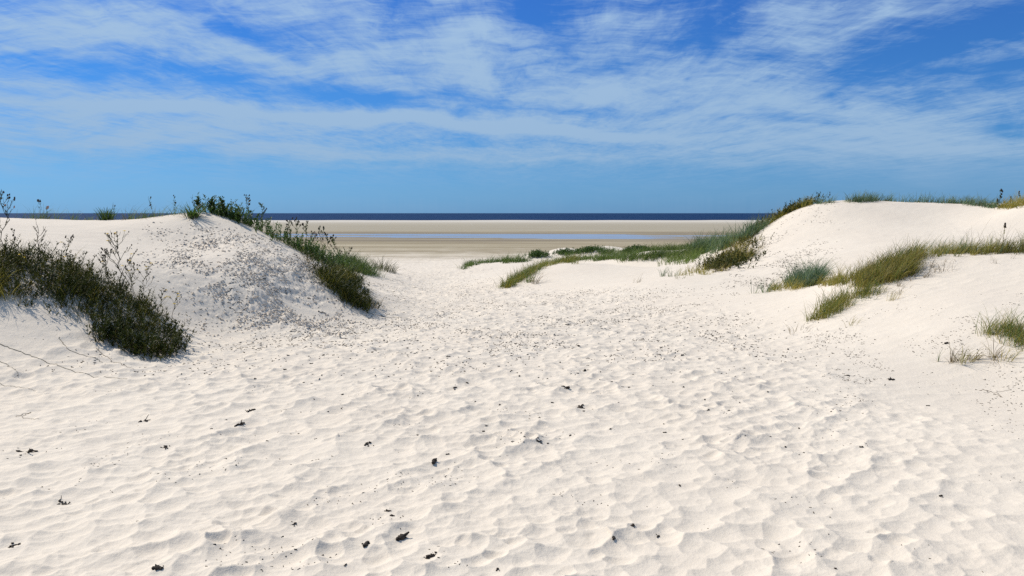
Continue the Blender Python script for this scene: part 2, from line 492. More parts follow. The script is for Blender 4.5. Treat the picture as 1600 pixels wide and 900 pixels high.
def gz(x, y):
    x, y = np.atleast_1d(np.asarray(x, float)), np.atleast_1d(np.asarray(y, float))
    a, l = np.arctan2(x, y), np.log(np.hypot(x, y) + 1e-9)
    i = np.clip(np.searchsorted(LR, l) - 1, 0, nr - 2)
    j = np.clip(np.searchsorted(ang, a) - 1, 0, na - 2)
    fi = np.clip((l - LR[i]) / (LR[i + 1] - LR[i]), 0, 1)
    fj = np.clip((a - ang[j]) / (ang[j + 1] - ang[j]), 0, 1)
    return (GZ[i, j] * (1 - fi) * (1 - fj) + GZ[i + 1, j] * fi * (1 - fj) + GZ[i, j + 1] * (1 - fi) * fj + GZ[i + 1, j + 1] * fi * fj)


_ts = np.exp(np.arange(math.log(2.8), math.log(420), 0.003))


def hit(px, py, ymin=0.0):
    """where the line of sight through a photo pixel meets the sand"""
    d = ray(px, py)
    T = _ts[_ts > ymin] if ymin else _ts
    x, y, z = d[0] / d[1] * T, T, EYE + d[2] / d[1] * T
    below = np.nonzero(z < gz(x, y))[0]
    if len(below) == 0:
        g = gz(x, y)
        c = np.argmin(z - g)       # closest approach: the crest
        return (x[c], y[c], g[c])
    b = below[0]
    return (x[b], y[b], float(gz(x[b], y[b])[0]))


# ------------------------------------------------------------------ water
def water_material(name, col, rough, bump, sc, stretch, spec):
    m = bpy.data.materials.new(name)
    m.use_nodes = True
    t = NT(m.node_tree)
    pos = t.n('ShaderNodeNewGeometry').outputs['Position']
    mp = t.n('ShaderNodeMapping', {'Vector': pos, 'Scale': (stretch, 1, 1)}).outputs[0]
    n = t.noise(mp, sc, 5, 0.6)
    b = t.n('ShaderNodeBump', {'Strength': bump, 'Distance': 1.0, 'Height': n})
    n2 = t.noise(t.n('ShaderNodeMapping', {'Vector': pos, 'Scale': (0.004, 0.02, 1)}).outputs[0], 1.0, 5, 0.6)
    c = t.mix(t.rng(n2, 0.4, 0.6), col, tuple(0.75 * q for q in col))
    p = t.n('ShaderNodeBsdfPrincipled', {'Base Color': c, 'Roughness': rough, 'IOR': 1.33,  'Specular IOR Level': spec, 'Normal': b.outputs[0]})
    t.n('ShaderNodeOutputMaterial', {'Surface': p.outputs[0]})
    return m


M['sea'] = water_material('sea_water', (0.004, 0.026, 0.085), 0.5, 1.0, 0.5, 0.5, 0.08)
M['pool'] = water_material('pool_water', (0.30, 0.30, 0.34), 0.2, 0.03, 1.5, 0.4, 0.22)
ys = np.concatenate([np.linspace(405, 700, 120), np.geomspace(710, 45000, 60)])
xs = np.concatenate([-np.geomspace(1500, 60000, 12)[::-1], np.linspace(-900, 900, 160), np.geomspace(1500, 60000, 12)])
SX, SY = np.meshgrid(xs, ys)
SZ = -2.62 + 0.05 * fbm(SX / 30, SY / 12, 3) * (SY < 690)
n0, n1 = SX.shape
i0, j0 = np.meshgrid(np.arange(n0 - 1), np.arange(n1 - 1), indexing='ij')
SF = np.stack([i0 * n1 + j0, i0 * n1 + j0 + 1, (i0 + 1) * n1 + j0 + 1, (i0 + 1) * n1 + j0], -1).reshape(-1, 4)
tag(mesh_obj('sea', np.stack([SX, SY, SZ], -1).reshape(-1, 3), SF, M['sea'], smooth=True), 'dark blue sea reaching the horizon', 'sea', kind='structure')
tag(mesh_obj('tidal_pool', [(-400, 118, -2.532), (400, 118, -2.532), (400, 176, -2.532), (-400, 176, -2.532)], [[0, 1, 2, 3]], M['pool']),
    'long shallow pool of pale water on the beach', 'water', kind='structure')


# ------------------------------------------------------------------ plants: materials
def leaf_material(name, stops, tip=None, rough=0.55, spec=0.3, trans=0.38):
    m = bpy.data.materials.new(name)
    m.use_nodes = True
    t = NT(m.node_tree)
    h = t.n('ShaderNodeAttribute', attribute_name='hue').outputs['Fac']
    a = t.n('ShaderNodeAttribute', attribute_name='along').outputs['Fac']
    pos = t.n('ShaderNodeNewGeometry').outputs['Position']
    pn = t.noise(pos, 3.0, 2, 0.5)
    hh = t.m('ADD', t.m('MULTIPLY', h, 0.75), t.m('MULTIPLY', t.m('SUBTRACT', pn, 0.35), 0.75), clamp=True)
    c = t.ramp(hh, stops)
    if tip:
        c = t.mix(t.rng(a, 0.55, 1.0, 0, 0.55), c, tip)
    p = t.n('ShaderNodeBsdfPrincipled', {'Base Color': c, 'Roughness': rough, 'Specular IOR Level': spec})
    tr = t.n('ShaderNodeBsdfTranslucent', {'Color': t.mix(1.0, c, (1.0, 1.05, 0.55), 'MULTIPLY')})
    ms = t.n('ShaderNodeMixShader', {0: trans, 1: p.outputs[0], 2: tr.outputs[0]})
    t.n('ShaderNodeOutputMaterial', {'Surface': ms.outputs[0]})
    return m


def plain_material(name, col, var=0.4, scale=40, rough=0.8, spec=0.2):
    m = bpy.data.materials.new(name)
    m.use_nodes = True
    t = NT(m.node_tree)
    pos = t.n('ShaderNodeTexCoord').outputs['Object']
    c = t.mix(t.rng(t.noise(pos, scale, 4, 0.6), 0.35, 0.65), tuple(q * (1 - var) for q in col), tuple(q * (1 + var) for q in col))
    p = t.n('ShaderNodeBsdfPrincipled', {'Base Color': c, 'Roughness': rough, 'Specular IOR Level': spec})
    t.n('ShaderNodeOutputMaterial', {'Surface': p.outputs[0]})
    return m


M['dark'] = leaf_material('dark_olive_leaves', [(0.0, (0.018, 0.026, 0.006)), (0.4, (0.045, 0.055, 0.012)), (0.75, (0.10, 0.092, 0.020)), (1.0, (0.22, 0.15, 0.055))], spec=0.08, trans=0.2)
M['herb'] = leaf_material('herb_leaves', [(0.0, (0.026, 0.060, 0.016)), (0.5, (0.070, 0.125, 0.028)), (0.85, (0.075, 0.11, 0.03)), (1.0, (0.14, 0.13, 0.05))])
M['green'] = leaf_material('green_grass_blades', [(0.0, (0.032, 0.065, 0.018)), (0.5, (0.105, 0.16, 0.036)), (0.85, (0.18, 0.22, 0.05)), (1.0, (0.36, 0.30, 0.12))], (0.16, 0.15, 0.07))
M['blue'] = leaf_material('blue_green_blades', [(0.0, (0.045, 0.08, 0.045)), (0.5, (0.125, 0.19, 0.11)), (0.85, (0.24, 0.30, 0.17)), (1.0, (0.30, 0.28, 0.15))], (0.18, 0.19, 0.12))
M['olive'] = leaf_material('olive_grass_blades', [(0.0, (0.08, 0.10, 0.018)), (0.35, (0.21, 0.20, 0.032)), (0.7, (0.40, 0.31, 0.075)), (1.0, (0.58, 0.44, 0.18))], (0.34, 0.26, 0.10))
M['straw'] = leaf_material('dry_straw_blades', [(0.0, (0.07, 0.05, 0.028)), (0.5, (0.16, 0.11, 0.055)), (1.0, (0.34, 0.26, 0.15))])
M['stem'] = plain_material('weed_stem', (0.050, 0.050, 0.022))
M['dry_stem'] = plain_material('dry_stem', (0.11, 0.08, 0.045))
M['bud'] = plain_material('dark_seed_head', (0.045, 0.032, 0.022))
M['pink'] = plain_material('pale_pink_seed_head', (0.42, 0.27, 0.22), 0.2)
M['yellow'] = plain_material('yellow_petals', (0.80, 0.52, 0.02), 0.15)
M['wood'] = plain_material('dark_driftwood', (0.045, 0.034, 0.025), 0.7, 60)
M['grey_wood'] = plain_material('grey_driftwood', (0.10, 0.085, 0.07), 0.4, 60)


# ------------------------------------------------------------------ plants: shapes
class Bag:
    """collects ribbons, tubes and lumps, all as quads, for ONE mesh"""
    def __init__(self):
        self.v, self.f, self.h, self.a, self.n = [], [], [], [], 0

    def add(self, v, f, hue, along):
        self.v.append(np.asarray(v, np.float32))
        self.f.append(np.asarray(f, np.int64) + self.n)
        self.h.append(np.broadcast_to(hue, len(v)).astype(np.float32))
        self.a.append(np.broadcast_to(along, len(v)).astype(np.float32))
        self.n += len(v)

    def build(self, name, mat, parent=None, origin=None, smooth=False):
        v = np.vstack(self.v)
        if origin is not None:
            v = v - np.asarray(origin, np.float32)
        return mesh_obj(name, v, np.vstack(self.f), mat, parent, smooth,
                        attrs={'hue': np.concatenate(self.h), 'along': np.concatenate(self.a)})

    def blades(self, root, length, width, lean, droop=0.5, seg=4, hue=None, leaf=False):
        """root (n,3), length (n), width (n), lean (n,2): ribbons that rise, lean and arch over"""
        n = len(root)
        length, width = np.broadcast_to(length, n), np.broadcast_to(width, n)
        droop = np.broadcast_to(droop, n)
        ts = np.linspace(0, 1, seg + 1)
        la = np.hypot(lean[:, 0], lean[:, 1]) + 1e-6
        d = lean / la[:, None]
        th0 = np.arctan(la * 0.35)
        P = np.zeros((n, seg + 1, 3))
        cur = np.array(root, float)
        P[:, 0] = cur
        for i in range(seg):
            th = th0 + (np.arctan(la) * 0.6 + droop * 1.3) * ts[i + 1] ** 1.4
            st = length / seg
            cur = cur + np.stack([d[:, 0] * np.sin(th) * st, d[:, 1] * np.sin(th) * st, np.cos(th) * st], 1)
            P[:, i + 1] = cur
        phi = rng.random(n) * math.pi
        side = np.stack([np.cos(phi), np.sin(phi), np.zeros(n)], 1)
        if leaf:
            wp = np.sin(np.clip(ts * 0.93 + 0.07, 0, 1) * math.pi) ** 0.8
        else:
            wp = (1 - ts) ** 0.65 * 0.9 + 0.1
        W = side[:, None, :] * (width[:, None] * wp[None, :] * 0.5)[..., None]
        V = np.concatenate([P - W, P + W], axis=1).reshape(-1, 3)
        k = seg + 1
        base = (np.arange(n) * 2 * k)[:, None]
        q = np.array([[i, k + i, k + i + 1, i + 1] for i in range(seg)]).reshape(1, -1)
        F = (base + q).reshape(-1, 4)
        if hue is None:
            hue = rng.random(n)
        self.add(V, F, np.repeat(np.broadcast_to(hue, n), 2 * k), np.tile(np.concatenate([ts, ts]), n))

    def tube(self, pts, rad, sides=4, hue=0.5):
        pts = np.asarray(pts, float)
        n = len(pts)
        rad = np.broadcast_to(rad, n)
        tg = np.gradient(pts, axis=0)
        tg /= np.linalg.norm(tg, axis=1)[:, None] + 1e-9
        up = np.array([0.13, 0.31, 1.0]) if abs(tg[0, 2]) < 0.9 else np.array([1.0, 0.2, 0])
        s = np.cross(tg, up)
        s /= np.linalg.norm(s, axis=1)[:, None] + 1e-9
        b = np.cross(tg, s)
        a = np.arange(sides) / sides * 2 * math.pi
        V = pts[:, None, :] + rad[:, None, None] * (np.cos(a)[None, :, None] * s[:, None, :] + np.sin(a)[None, :, None] * b[:, None, :])
        F = [[i * sides + j, i * sides + (j + 1) % sides, (i + 1) * sides + (j + 1) % sides, (i + 1) * sides + j]
             for i in range(n - 1) for j in range(sides)]
        V = V.reshape(-1, 3)
        if sides == 4:
            F += [[0, 3, 2, 1], [(n - 1) * 4, (n - 1) * 4 + 1, (n - 1) * 4 + 2, (n - 1) * 4 + 3]]
        if sides == 6:
            F += [[0, 3, 2, 1], [0, 5, 4, 3]]
            e = (n - 1) * 6
            F += [[e, e + 1, e + 2, e + 3], [e, e + 3, e + 4, e + 5]]
        self.add(V, F, hue, 0.5)

    def lumps(self, c, r, squash=1.0, jitter=0.25):
        """small uneven six-cornered lumps (cube sphere)"""
        c = np.asarray(c, float)
        n = len(c)
        r = np.broadcast_to(r, n)
        cube = np.array([[-1, -1, -1], [1, -1, -1], [1, 1, -1], [-1, 1, -1], [-1, -1, 1], [1, -1, 1], [1, 1, 1], [-1, 1, 1]]) / 1.73
        V = cube[None] * (1 + jitter * (rng.random((n, 8, 1)) * 2 - 1)) * r[:, None, None]
        V[..., 2] *= squash
        th = rng.random(n) * 6.28
        x = V[..., 0] * np.cos(th)[:, None] - V[..., 1] * np.sin(th)[:, None]
        y = V[..., 0] * np.sin(th)[:, None] + V[..., 1] * np.cos(th)[:, None]
        V = np.stack([x, y, V[..., 2]], -1) + c[:, None, :]
        q = np.array([[0, 3, 2, 1], [4, 5, 6, 7], [0, 1, 5, 4], [1, 2, 6, 5], [2, 3, 7, 6], [3, 0, 4, 7]])
        F = (np.arange(n)[:, None, None] * 8 + q[None]).reshape(-1, 4)
        self.add(V.reshape(-1, 3), F, 0.5, 0.5)

    def slivers(self, c, ln, wd, ht, yaw):
        c = np.asarray(c, float)
        n = len(c)
        cube = np.array([[-1, -.6, -1], [1, -.3, -1], [.9, .4, -1], [-.8, .8, -1], [-.9, -.4, 1], [.7, -.3, .8], [.8, .3, .7], [-.9, .5, .9]]) * 0.5
        V = cube[None] * (1 + 0.3 * (rng.random((n, 8, 1)) * 2 - 1)) * np.stack([np.broadcast_to(ln, n), np.broadcast_to(wd, n), np.broadcast_to(ht, n)], 1)[:, None, :]
        x = V[..., 0] * np.cos(yaw)[:, None] - V[..., 1] * np.sin(yaw)[:, None]
        y = V[..., 0] * np.sin(yaw)[:, None] + V[..., 1] * np.cos(yaw)[:, None]
        V = np.stack([x, y, V[..., 2] + (rng.random((n, 1)) - .5) * V[..., 0] * 0.6], -1) + c[:, None, :]
        q = np.array([[0, 3, 2, 1], [4, 5, 6, 7], [0, 1, 5, 4], [1, 2, 6, 5], [2, 3, 7, 6], [3, 0, 4, 7]])
        F = (np.arange(n)[:, None, None] * 8 + q[None]).reshape(-1, 4)
        self.add(V.reshape(-1, 3), F, 0.5, 0.5)


def inpoly(p, poly):
    x, y = p
    c = False
    j = len(poly) - 1
    for i in range(len(poly)):
        xi, yi = poly[i]
        xj, yj = poly[j]
        if (yi > y) != (yj > y) and x < (xj - xi) * (y - yi) / (yj - yi) + xi:
            c = not c
        j = i
    return c


def anchors_poly(poly, n, ymin=0.0):
    n = int(n * 1.8)
    xs, ys = [p[0] for p in poly], [p[1] for p in poly]
    out = []
    while len(out) < n:
        p = (random.uniform(min(xs), max(xs)), random.uniform(min(ys), max(ys)))
        if inpoly(p, poly):
            out.append(hit(*p, ymin))
    return np.array(out)


def anchors_line(line, n, spread=3.0, ymin=0.0):
    n = int(n * 2)
    line = np.array(line, float)
    seg = np.hypot(*(line[1:] - line[:-1]).T)
    cum = np.concatenate([[0], np.cumsum(seg)])
    out = []
    for i in range(n):
        d = random.random() * cum[-1]
        p = [np.interp(d, cum, line[:, 0]), np.interp(d, cum, line[:, 1]) + random.gauss(0, spread)]
        out.append(hit(p[0], p[1], ymin))
    return np.array(out)


def scatter(anc, n, rad, sunk=0.01):
    k = rng.integers(0, len(anc), n)
    r = rad * np.sqrt(rng.random(n)) * (0.4 + 0.9 * rng.random(len(anc))[k])
    t = rng.random(n) * 2 * math.pi
    x, y = anc[k, 0] + r * np.cos(t), anc[k, 1] + r * np.sin(t)
    return np.stack([x, y, gz(x, y) - sunk], 1), k, np.stack([np.cos(t), np.sin(t)], 1) * (r / rad)[:, None]


WIND = np.array([0.45, 0.12])


def grass(bag, anc, n, rad, ln, wd, wind=1.0, spread=0.5, droop=(0.1, 0.7), hue=(0, 1), seg=4, leaf=False, gap=-0.13):
    n = int(n * 0.45)
    wd = (wd[0] * 1.2, wd[1] * 1.35)
    if len(anc) > 12:    # leave gaps between tufts
        keep = fbm(anc[:, 0] * 1.3, anc[:, 1] * 1.3, 3) + rng.normal(0, 0.08, len(anc)) > gap
        if keep.sum() > 6:
            anc = anc[keep]
    root, k, out = scatter(anc, n, rad * 0.42)
    hs = 0.45 + 0.8 * rng.random(len(anc))
    ha = rng.random(len(anc))
    L = rng.uniform(ln[0] * 0.7, ln[1] * 1.1, n) * hs[k]
    lean = out * spread + rng.normal(0, 0.42, (n, 2)) + WIND * wind
    bag.blades(root, L, rng.uniform(wd[0], wd[1], n), lean, rng.uniform(*droop, n), seg, hue[0] + (hue[1] - hue[0]) * (0.5 * ha[k] + 0.5 * rng.random(n)), leaf)


def herbs(bag, anc, n, rad, ht, leaf_len, nleaf=14, wd=0.018, hue=(0, 1)):
    """many leafy upright shoots in one bag: leaves set all along each shoot"""
    root, k, out = scatter(anc, n, rad)
    H = rng.uniform(ht[0], ht[1], n)
    lean = out * 0.25 + rng.normal(0, 0.12, (n, 2)) + WIND * 0.3
    t = rng.random((n, nleaf)) ** 0.8
    pos = root[:, None, :] + np.stack([lean[:, 0, None] * t * H[:, None], lean[:, 1, None] * t * H[:, None], t * H[:, None]], -1)
    pos = pos.reshape(-1, 3)
    a = rng.random(len(pos)) * 6.28
    ld = np.stack([np.cos(a), np.sin(a)], 1) * rng.uniform(0.5, 1.6, len(pos))[:, None]
    L = rng.uniform(*leaf_len, len(pos)) * (1.15 - 0.6 * t.ravel())
    bag.blades(pos, L, wd * rng.uniform(0.6, 1.2, len(pos)), ld, rng.uniform(0.1, 0.7, len(pos)), 3, np.repeat(rng.uniform(hue[0], hue[1], n), nleaf) , True)


def empty(name, loc):
    o = bpy.data.objects.new(name, None)
    o.location = loc
    o.empty_display_size = 0.1
    return link(o)


def wiggle(p0, p1, n=6, amp=0.03):
    p0, p1 = np.array(p0, float), np.array(p1, float)
    t = np.linspace(0, 1, n)[:, None]
    w = rng.normal(0, amp, (n, 3)) * np.sin(t * math.pi)
    return p0 + (p1 - p0) * t + w * np.linalg.norm(p1 - p0)


def weed(name, label, cat, base, height, lean=(0.05, 0), branches=7, leaves=30, heads=10, head_mat='bud', head_r=0.011,
         yellow=0, bare=False, group=None, leaf_mat='herb', leaf_len=0.07, fan=0.45, stem_mat='stem', first=0.35, pink=0, thick=0.0035):
    """a branching flowering weed: stem, leaves, seed heads, yellow flower heads"""
    o = tag(empty(name, base), label, cat, group)
    g = Bag()
    top = np.array([lean[0] * height, lean[1] * height, height])
    main = wiggle((0, 0, -0.02), top, 8, 0.035)
    g.tube(main, np.linspace(thick, thick * 0.45, 8))
    tips = [main[-1]]
    axes = [(main, 1.0)]
    for b in range(branches):
        t = first + (0.95 - first) * (b + random.random() * 0.6) / max(branches, 1)
        i = min(int(t * 7), 6)
        p = main[i] + (main[i + 1] - main[i]) * (t * 7 - i)
        a = random.random() * 6.28
        L = height * fan * (1.15 - t * 0.75) * random.uniform(0.7, 1.2)
        e = p + np.array([math.cos(a) * L * 0.62, math.sin(a) * L * 0.35, L * 0.85])
        br = wiggle(p, e, 5, 0.06)
        g.tube(br, np.linspace(thick * 0.6, thick * 0.35, 5))
        axes.append((br, 0.6))
        tips.append(br[-1])
        for s in range(random.choice((1, 2, 2, 3))):
            q = br[random.choice((2, 3))]
            L2 = L * random.uniform(0.3, 0.6)
            a2 = a + random.uniform(-1.2, 1.2)
            e2 = q + np.array([math.cos(a2) * L2 * 0.6, math.sin(a2) * L2 * 0.4, L2 * 0.8])
            tw = wiggle(q, e2, 3, 0.05)
            g.tube(tw, thick * 0.32)
            tips.append(tw[-1])
    g.build('stem', M[stem_mat], o)
    if leaves:
        lf = Bag()
        P, H = [], []
        for _ in range(leaves):
            ax, wgt = random.choice(axes)
            t = random.random() ** 1.3 * (len(ax) - 1)
            i = min(int(t), len(ax) - 2)
            P.append(ax[i] + (ax[i + 1] - ax[i]) * (t - i))
        P = np.array(P)
        a = rng.random(len(P)) * 6.28
        lf.blades(P, rng.uniform(0.5, 1.1, len(P)) * leaf_len * (1.2 - 0.5 * P[:, 2] / height), rng.uniform(0.010, 0.020, len(P)) * leaf_len / 0.07,
                  np.stack([np.cos(a), np.sin(a)], 1) * 1.2, rng.uniform(0.1, 0.8, len(P)), 3, None, True)
        lf.build('leaves', M[leaf_mat], o)
    random.shuffle(tips)
    heads = min(heads, len(tips))
    for kind, cnt in (('flower_head', yellow), ('pink_head', pink), ('seed_head', heads - yellow - pink)):
        for _ in range(max(cnt, 0)):
            p = tips.pop()
            hb = Bag()
            if kind == 'flower_head':
                hb.lumps([(0, 0, 0.002)], 0.010, 0.7)
                m = 9
                a = np.arange(m) / m * 6.28
                hb.blades(np.zeros((m, 3)), 0.026, 0.014, np.stack([np.cos(a), np.sin(a)], 1) * 3, 0.5, 2, 0.5, True)
                mt = 'yellow'
            else:
                hb.lumps([(0, 0, 0), (0.002, 0.001, head_r * 0.9)], [head_r, head_r * 0.7], 1.3)
                mt = 'pink' if kind == 'pink_head' else head_mat
            h = hb.build('flower_head' if kind == 'flower_head' else 'seed_head', M[mt], o)
            h.location = p
    return o


# ------------------------------------------------------------------ grass and weed growth
def patch(name, label, parts, kind='stuff', cat='grass', group=None):
    """parts: list of (material, filler) put in one mesh each; the first is the object itself"""
    root = None
    for i, (mat, fill) in enumerate(parts):
        b = Bag()
        fill(b)
        if root is None:
            org = np.vstack(b.v).mean(0)
            org[2] = gz(org[0], org[1])[0]
            root = empty(name, org) if len(parts) > 1 else None
        o = b.build({'straw': 'dry_stalks', 'dark': 'leaf_mass', 'herb': 'leaf_mass'}.get(mat, 'green_blades') if root else name, M[mat], root, org)
        if not root:
            o.location = org
            root = o
        elif kind == 'stuff':
            o['kind'] = 'stuff'
    tag(root, label, cat, group, kind)
    return root


# 1 the big dark mass on the left foreground shoulder
PL = [(-190, 385), (-30, 395), (40, 392), (95, 408), (150, 436), (205, 462), (250, 500), (272, 540), (255, 556), (215, 548), (160, 522), (100, 485), (30, 462), (-30, 462), (-190, 440)]
A = anchors_poly(PL, 360)
E1 = anchors_line([(150, 520), (200, 545), (245, 558), (272, 548), (275, 520)], 40, 3)
patch('dune_weeds', 'dark tangled weeds and grass over the left foreground sand shoulder', [
    ('dark', lambda b: (herbs(b, A, 1650, 0.28, (0.05, 0.30), (0.05, 0.10), 10, 0.013, (0, 0.9)), grass(b, A, 12500, 0.28, (0.14, 0.32), (0.003, 0.006), 0.5, 0.8, (0.2, 0.9), (0, 0.9)),
                        herbs(b, E1, 260, 0.16, (0.06, 0.26), (0.05, 0.10), 12, 0.015, (0, 0.6)))),
    ('olive', lambda b: grass(b, A[::3], 1900, 0.16, (0.16, 0.40), (0.002, 0.004), 0.3, 1.0, (0.2, 1.0), (0.2, 0.9))),
    ('straw', lambda b: (grass(b, A[::2], 1500, 0.30, (0.15, 0.42), (0.002, 0.004), 0.4, 1.2, (0.2, 1.1)), grass(b, E1, 700, 0.2, (0.10, 0.28), (0.002, 0.004), 0.3, 1.6, (0.5, 1.2)))),
], cat='weeds')
# 2 yellow-green grass at the left edge
A = anchors_poly([(-40, 440), (14, 440), (16, 478), (-40, 490)], 14)
patch('dune_grass', 'yellow-green grass tuft at the left border below dark weeds', [
    ('olive', lambda b: grass(b, A, 1300, 0.16, (0.15, 0.36), (0.003, 0.005), 0.6, 0.8)),
])
# 3 thin grass along the left dune's crest
A = anchors_line([(15, 338), (60, 337), (120, 342), (190, 343), (240, 338), (300, 333)], 46, 1.0)
patch('dune_grass', 'thin sparse grass along the left dune crest against the sky', [
    ('green', lambda b: grass(b, A, 1100, 0.30, (0.12, 0.34), (0.003, 0.006), 1.0, 0.5, (0.1, 0.7))),
    ('straw', lambda b: grass(b, A, 350, 0.40, (0.08, 0.35), (0.003, 0.006), 1.0, 1.0, (0.3, 1.1))),
])
# 4 leafy weeds following the left dune's right-hand edge
A = anchors_line([(322, 331), (345, 337), (372, 346), (400, 357), (430, 373), (460, 389), (490, 404), (515, 420), (540, 432)], 120, 2.0)
A[:, 1] += rng.uniform(0.0, 0.8, len(A))
patch('dune_weeds', 'leafy dark green weeds following the right edge of the left dune', [
    ('herb', lambda b: (herbs(b, A, 500, 0.28, (0.10, 0.38), (0.07, 0.13), 16, 0.022), grass(b, A, 1500, 0.3, (0.15, 0.35), (0.004, 0.007), 0.5, 0.6, (0.1, 0.6), (0, 0.6)))),
    ('straw', lambda b: grass(b, A, 500, 0.32, (0.12, 0.4), (0.003, 0.005), 0.5, 0.6)),
], cat='weeds')
# roots and straw hanging under them
A = anchors_line([(470, 405), (500, 420), (520, 436)], 18, 4)
patch('dry_straw', 'dry brown straw below the weeds on the left dune edge', [
    ('straw', lambda b: grass(b, A, 420, 0.30, (0.10, 0.35), (0.003, 0.006), 0.6, 1.8, (0.6, 1.3))),
], cat='straw')
# 5 dark clump at the dune foot
A = anchors_poly([(498, 430), (530, 424), (560, 440), (576, 470), (572, 488), (548, 482), (520, 462), (500, 445)], 46)
patch('dune_grass_clump', 'dense dark clump drooping at the foot of the left dune beside the path', [
    ('dark', lambda b: (grass(b, A, 4200, 0.34, (0.18, 0.46), (0.004, 0.008), 0.9, 1.0, (0.3, 1.1), (0, 0.9)), herbs(b, A, 160, 0.25, (0.1, 0.30), (0.08, 0.14), 10, 0.02, (0, 0.5)))),
    ('olive', lambda b: grass(b, A[A[:, 0] < np.median(A[:, 0])], 1100, 0.26, (0.18, 0.45), (0.004, 0.006), 0.3, 1.0, (0.2, 1.0))),
])
# 6 rounded green growth behind it
A = anchors_poly([(522, 412), (545, 404), (566, 414), (580, 427), (572, 432), (548, 424)], 34, 16)
patch('dune_grass', 'rounded dark green grass bank behind the flowering weeds, left of the path', [
    ('green', lambda b: grass(b, A, 5200, 0.7, (0.25, 0.55), (0.006, 0.011), 0.7, 0.5, (0.2, 0.8), (0, 0.6))),
])
# 9 grass on the low dunes to the right of the path
A = anchors_line([(786, 450), (805, 440), (825, 428), (850, 414), (880, 409), (900, 408)], 70, 1.6)
patch('dune_grass', 'olive grass climbing the left edge of the low middle dune', [
    ('olive', lambda b: grass(b, A, 5600, 0.6, (0.15, 0.38), (0.006, 0.011), 0.7, 0.5, (0.1, 0.6), (0, 0.8), gap=-1)),
    ('green', lambda b: grass(b, A, 3600, 0.6, (0.18, 0.42), (0.006, 0.011), 0.7, 0.5, (0.1, 0.6), gap=-1)),
])
A = anchors_line([(722, 421), (735, 414), (760, 410), (790, 409), (822, 409)], 44, 1.0, 28)
patch('dune_grass', 'short dark grass on the farther low dune nearest the path', [
    ('green', lambda b: grass(b, A, 5200, 0.7, (0.20, 0.50), (0.009, 0.016), 0.6, 0.4, (0.1, 0.5), (0, 0.7), gap=-0.25)),
])
A = np.vstack([anchors_line([(885, 407), (930, 405), (980, 404), (1020, 405)], 40, 1.2, 26), anchors_line([(940, 397), (1000, 396), (1060, 397), (1110, 396)], 44, 2.0, 34)])
patch('dune_grass', 'green grass belt between the low middle dune and the beach', [
    ('green', lambda b: grass(b, A, 11000, 0.9, (0.22, 0.46), (0.009, 0.016), 0.6, 0.5, (0.1, 0.6), (0.1, 1.0), gap=-0.22)),
])
A = anchors_line([(1015, 402), (1060, 398), (1100, 394), (1080, 406), (1040, 410)], 60, 3.0, 25)
patch('dune_grass', 'bright green grass slope beside the bare hollow in the middle distance', [
    ('green', lambda b: grass(b, A, 6000, 0.8, (0.20, 0.46), (0.008, 0.014), 0.6, 0.4, (0.1, 0.6), (0.25, 1.0))),
])
for (line, lab, n) in [([(832, 402), (848, 400)], 'small dark bush on a sand hummock, nearest the path in the dune field', 1500),
                       ([(872, 398), (888, 396), (900, 399)], 'small dark bush on the second sand hummock from the path', 1500),
                       ([(905, 397), (925, 392), (945, 396)], 'low dark green bush mound third from the path in the dune field', 2600),
                       ([(972, 396), (1000, 391), (1015, 395)], 'wide dark bush mound on the beach side of the grass belt', 2600)]:
    A = anchors_line(line, 14, 1.0, 38)
    b = Bag()
    herbs(b, A, n // 8, 0.45, (0.10, 0.28), (0.10, 0.20), 9, 0.03, (0.2, 0.8))
    org = A.mean(0)
    o = b.build('dune_bush', M['herb'], None, org)
    o.location = org
    tag(o, lab, 'bush', 'dark bushes of the far dune field')
# 11 blue-green grass on the ridge left of the tall dune
A = anchors_poly([(1075, 392), (1110, 378), (1150, 366), (1180, 358), (1190, 364), (1150, 384), (1110, 398)], 90, 24)
patch('lyme_grass', 'tall blue-green grass bank below the left shoulder of the tall dune', [
    ('blue', lambda b: grass(b, A, 5600, 0.6, (0.35, 0.80), (0.010, 0.018), 1.0, 0.4, (0.1, 0.7), (0, 0.7))),
    ('green', lambda b: grass(b, A, 2600, 0.6, (0.35, 0.75), (0.008, 0.014), 1.0, 0.4, (0.1, 0.7), (0, 0.8))),
])
# 12 olive crest of the tall dune's left shoulder
A = anchors_line([(1170, 366), (1190, 356), (1208, 345), (1222, 334), (1240, 326), (1262, 320)], 60, 1.5, 20)
patch('dune_grass', 'olive grass along the left shoulder crest of the tall dune', [
    ('olive', lambda b: grass(b, A, 4200, 0.5, (0.18, 0.45), (0.008, 0.013), 0.9, 0.5, (0.1, 0.7))),
    ('dark', lambda b: herbs(b, A, 200, 0.5, (0.1, 0.4), (0.08, 0.15), 10, 0.03, (0, 0.6))),
])
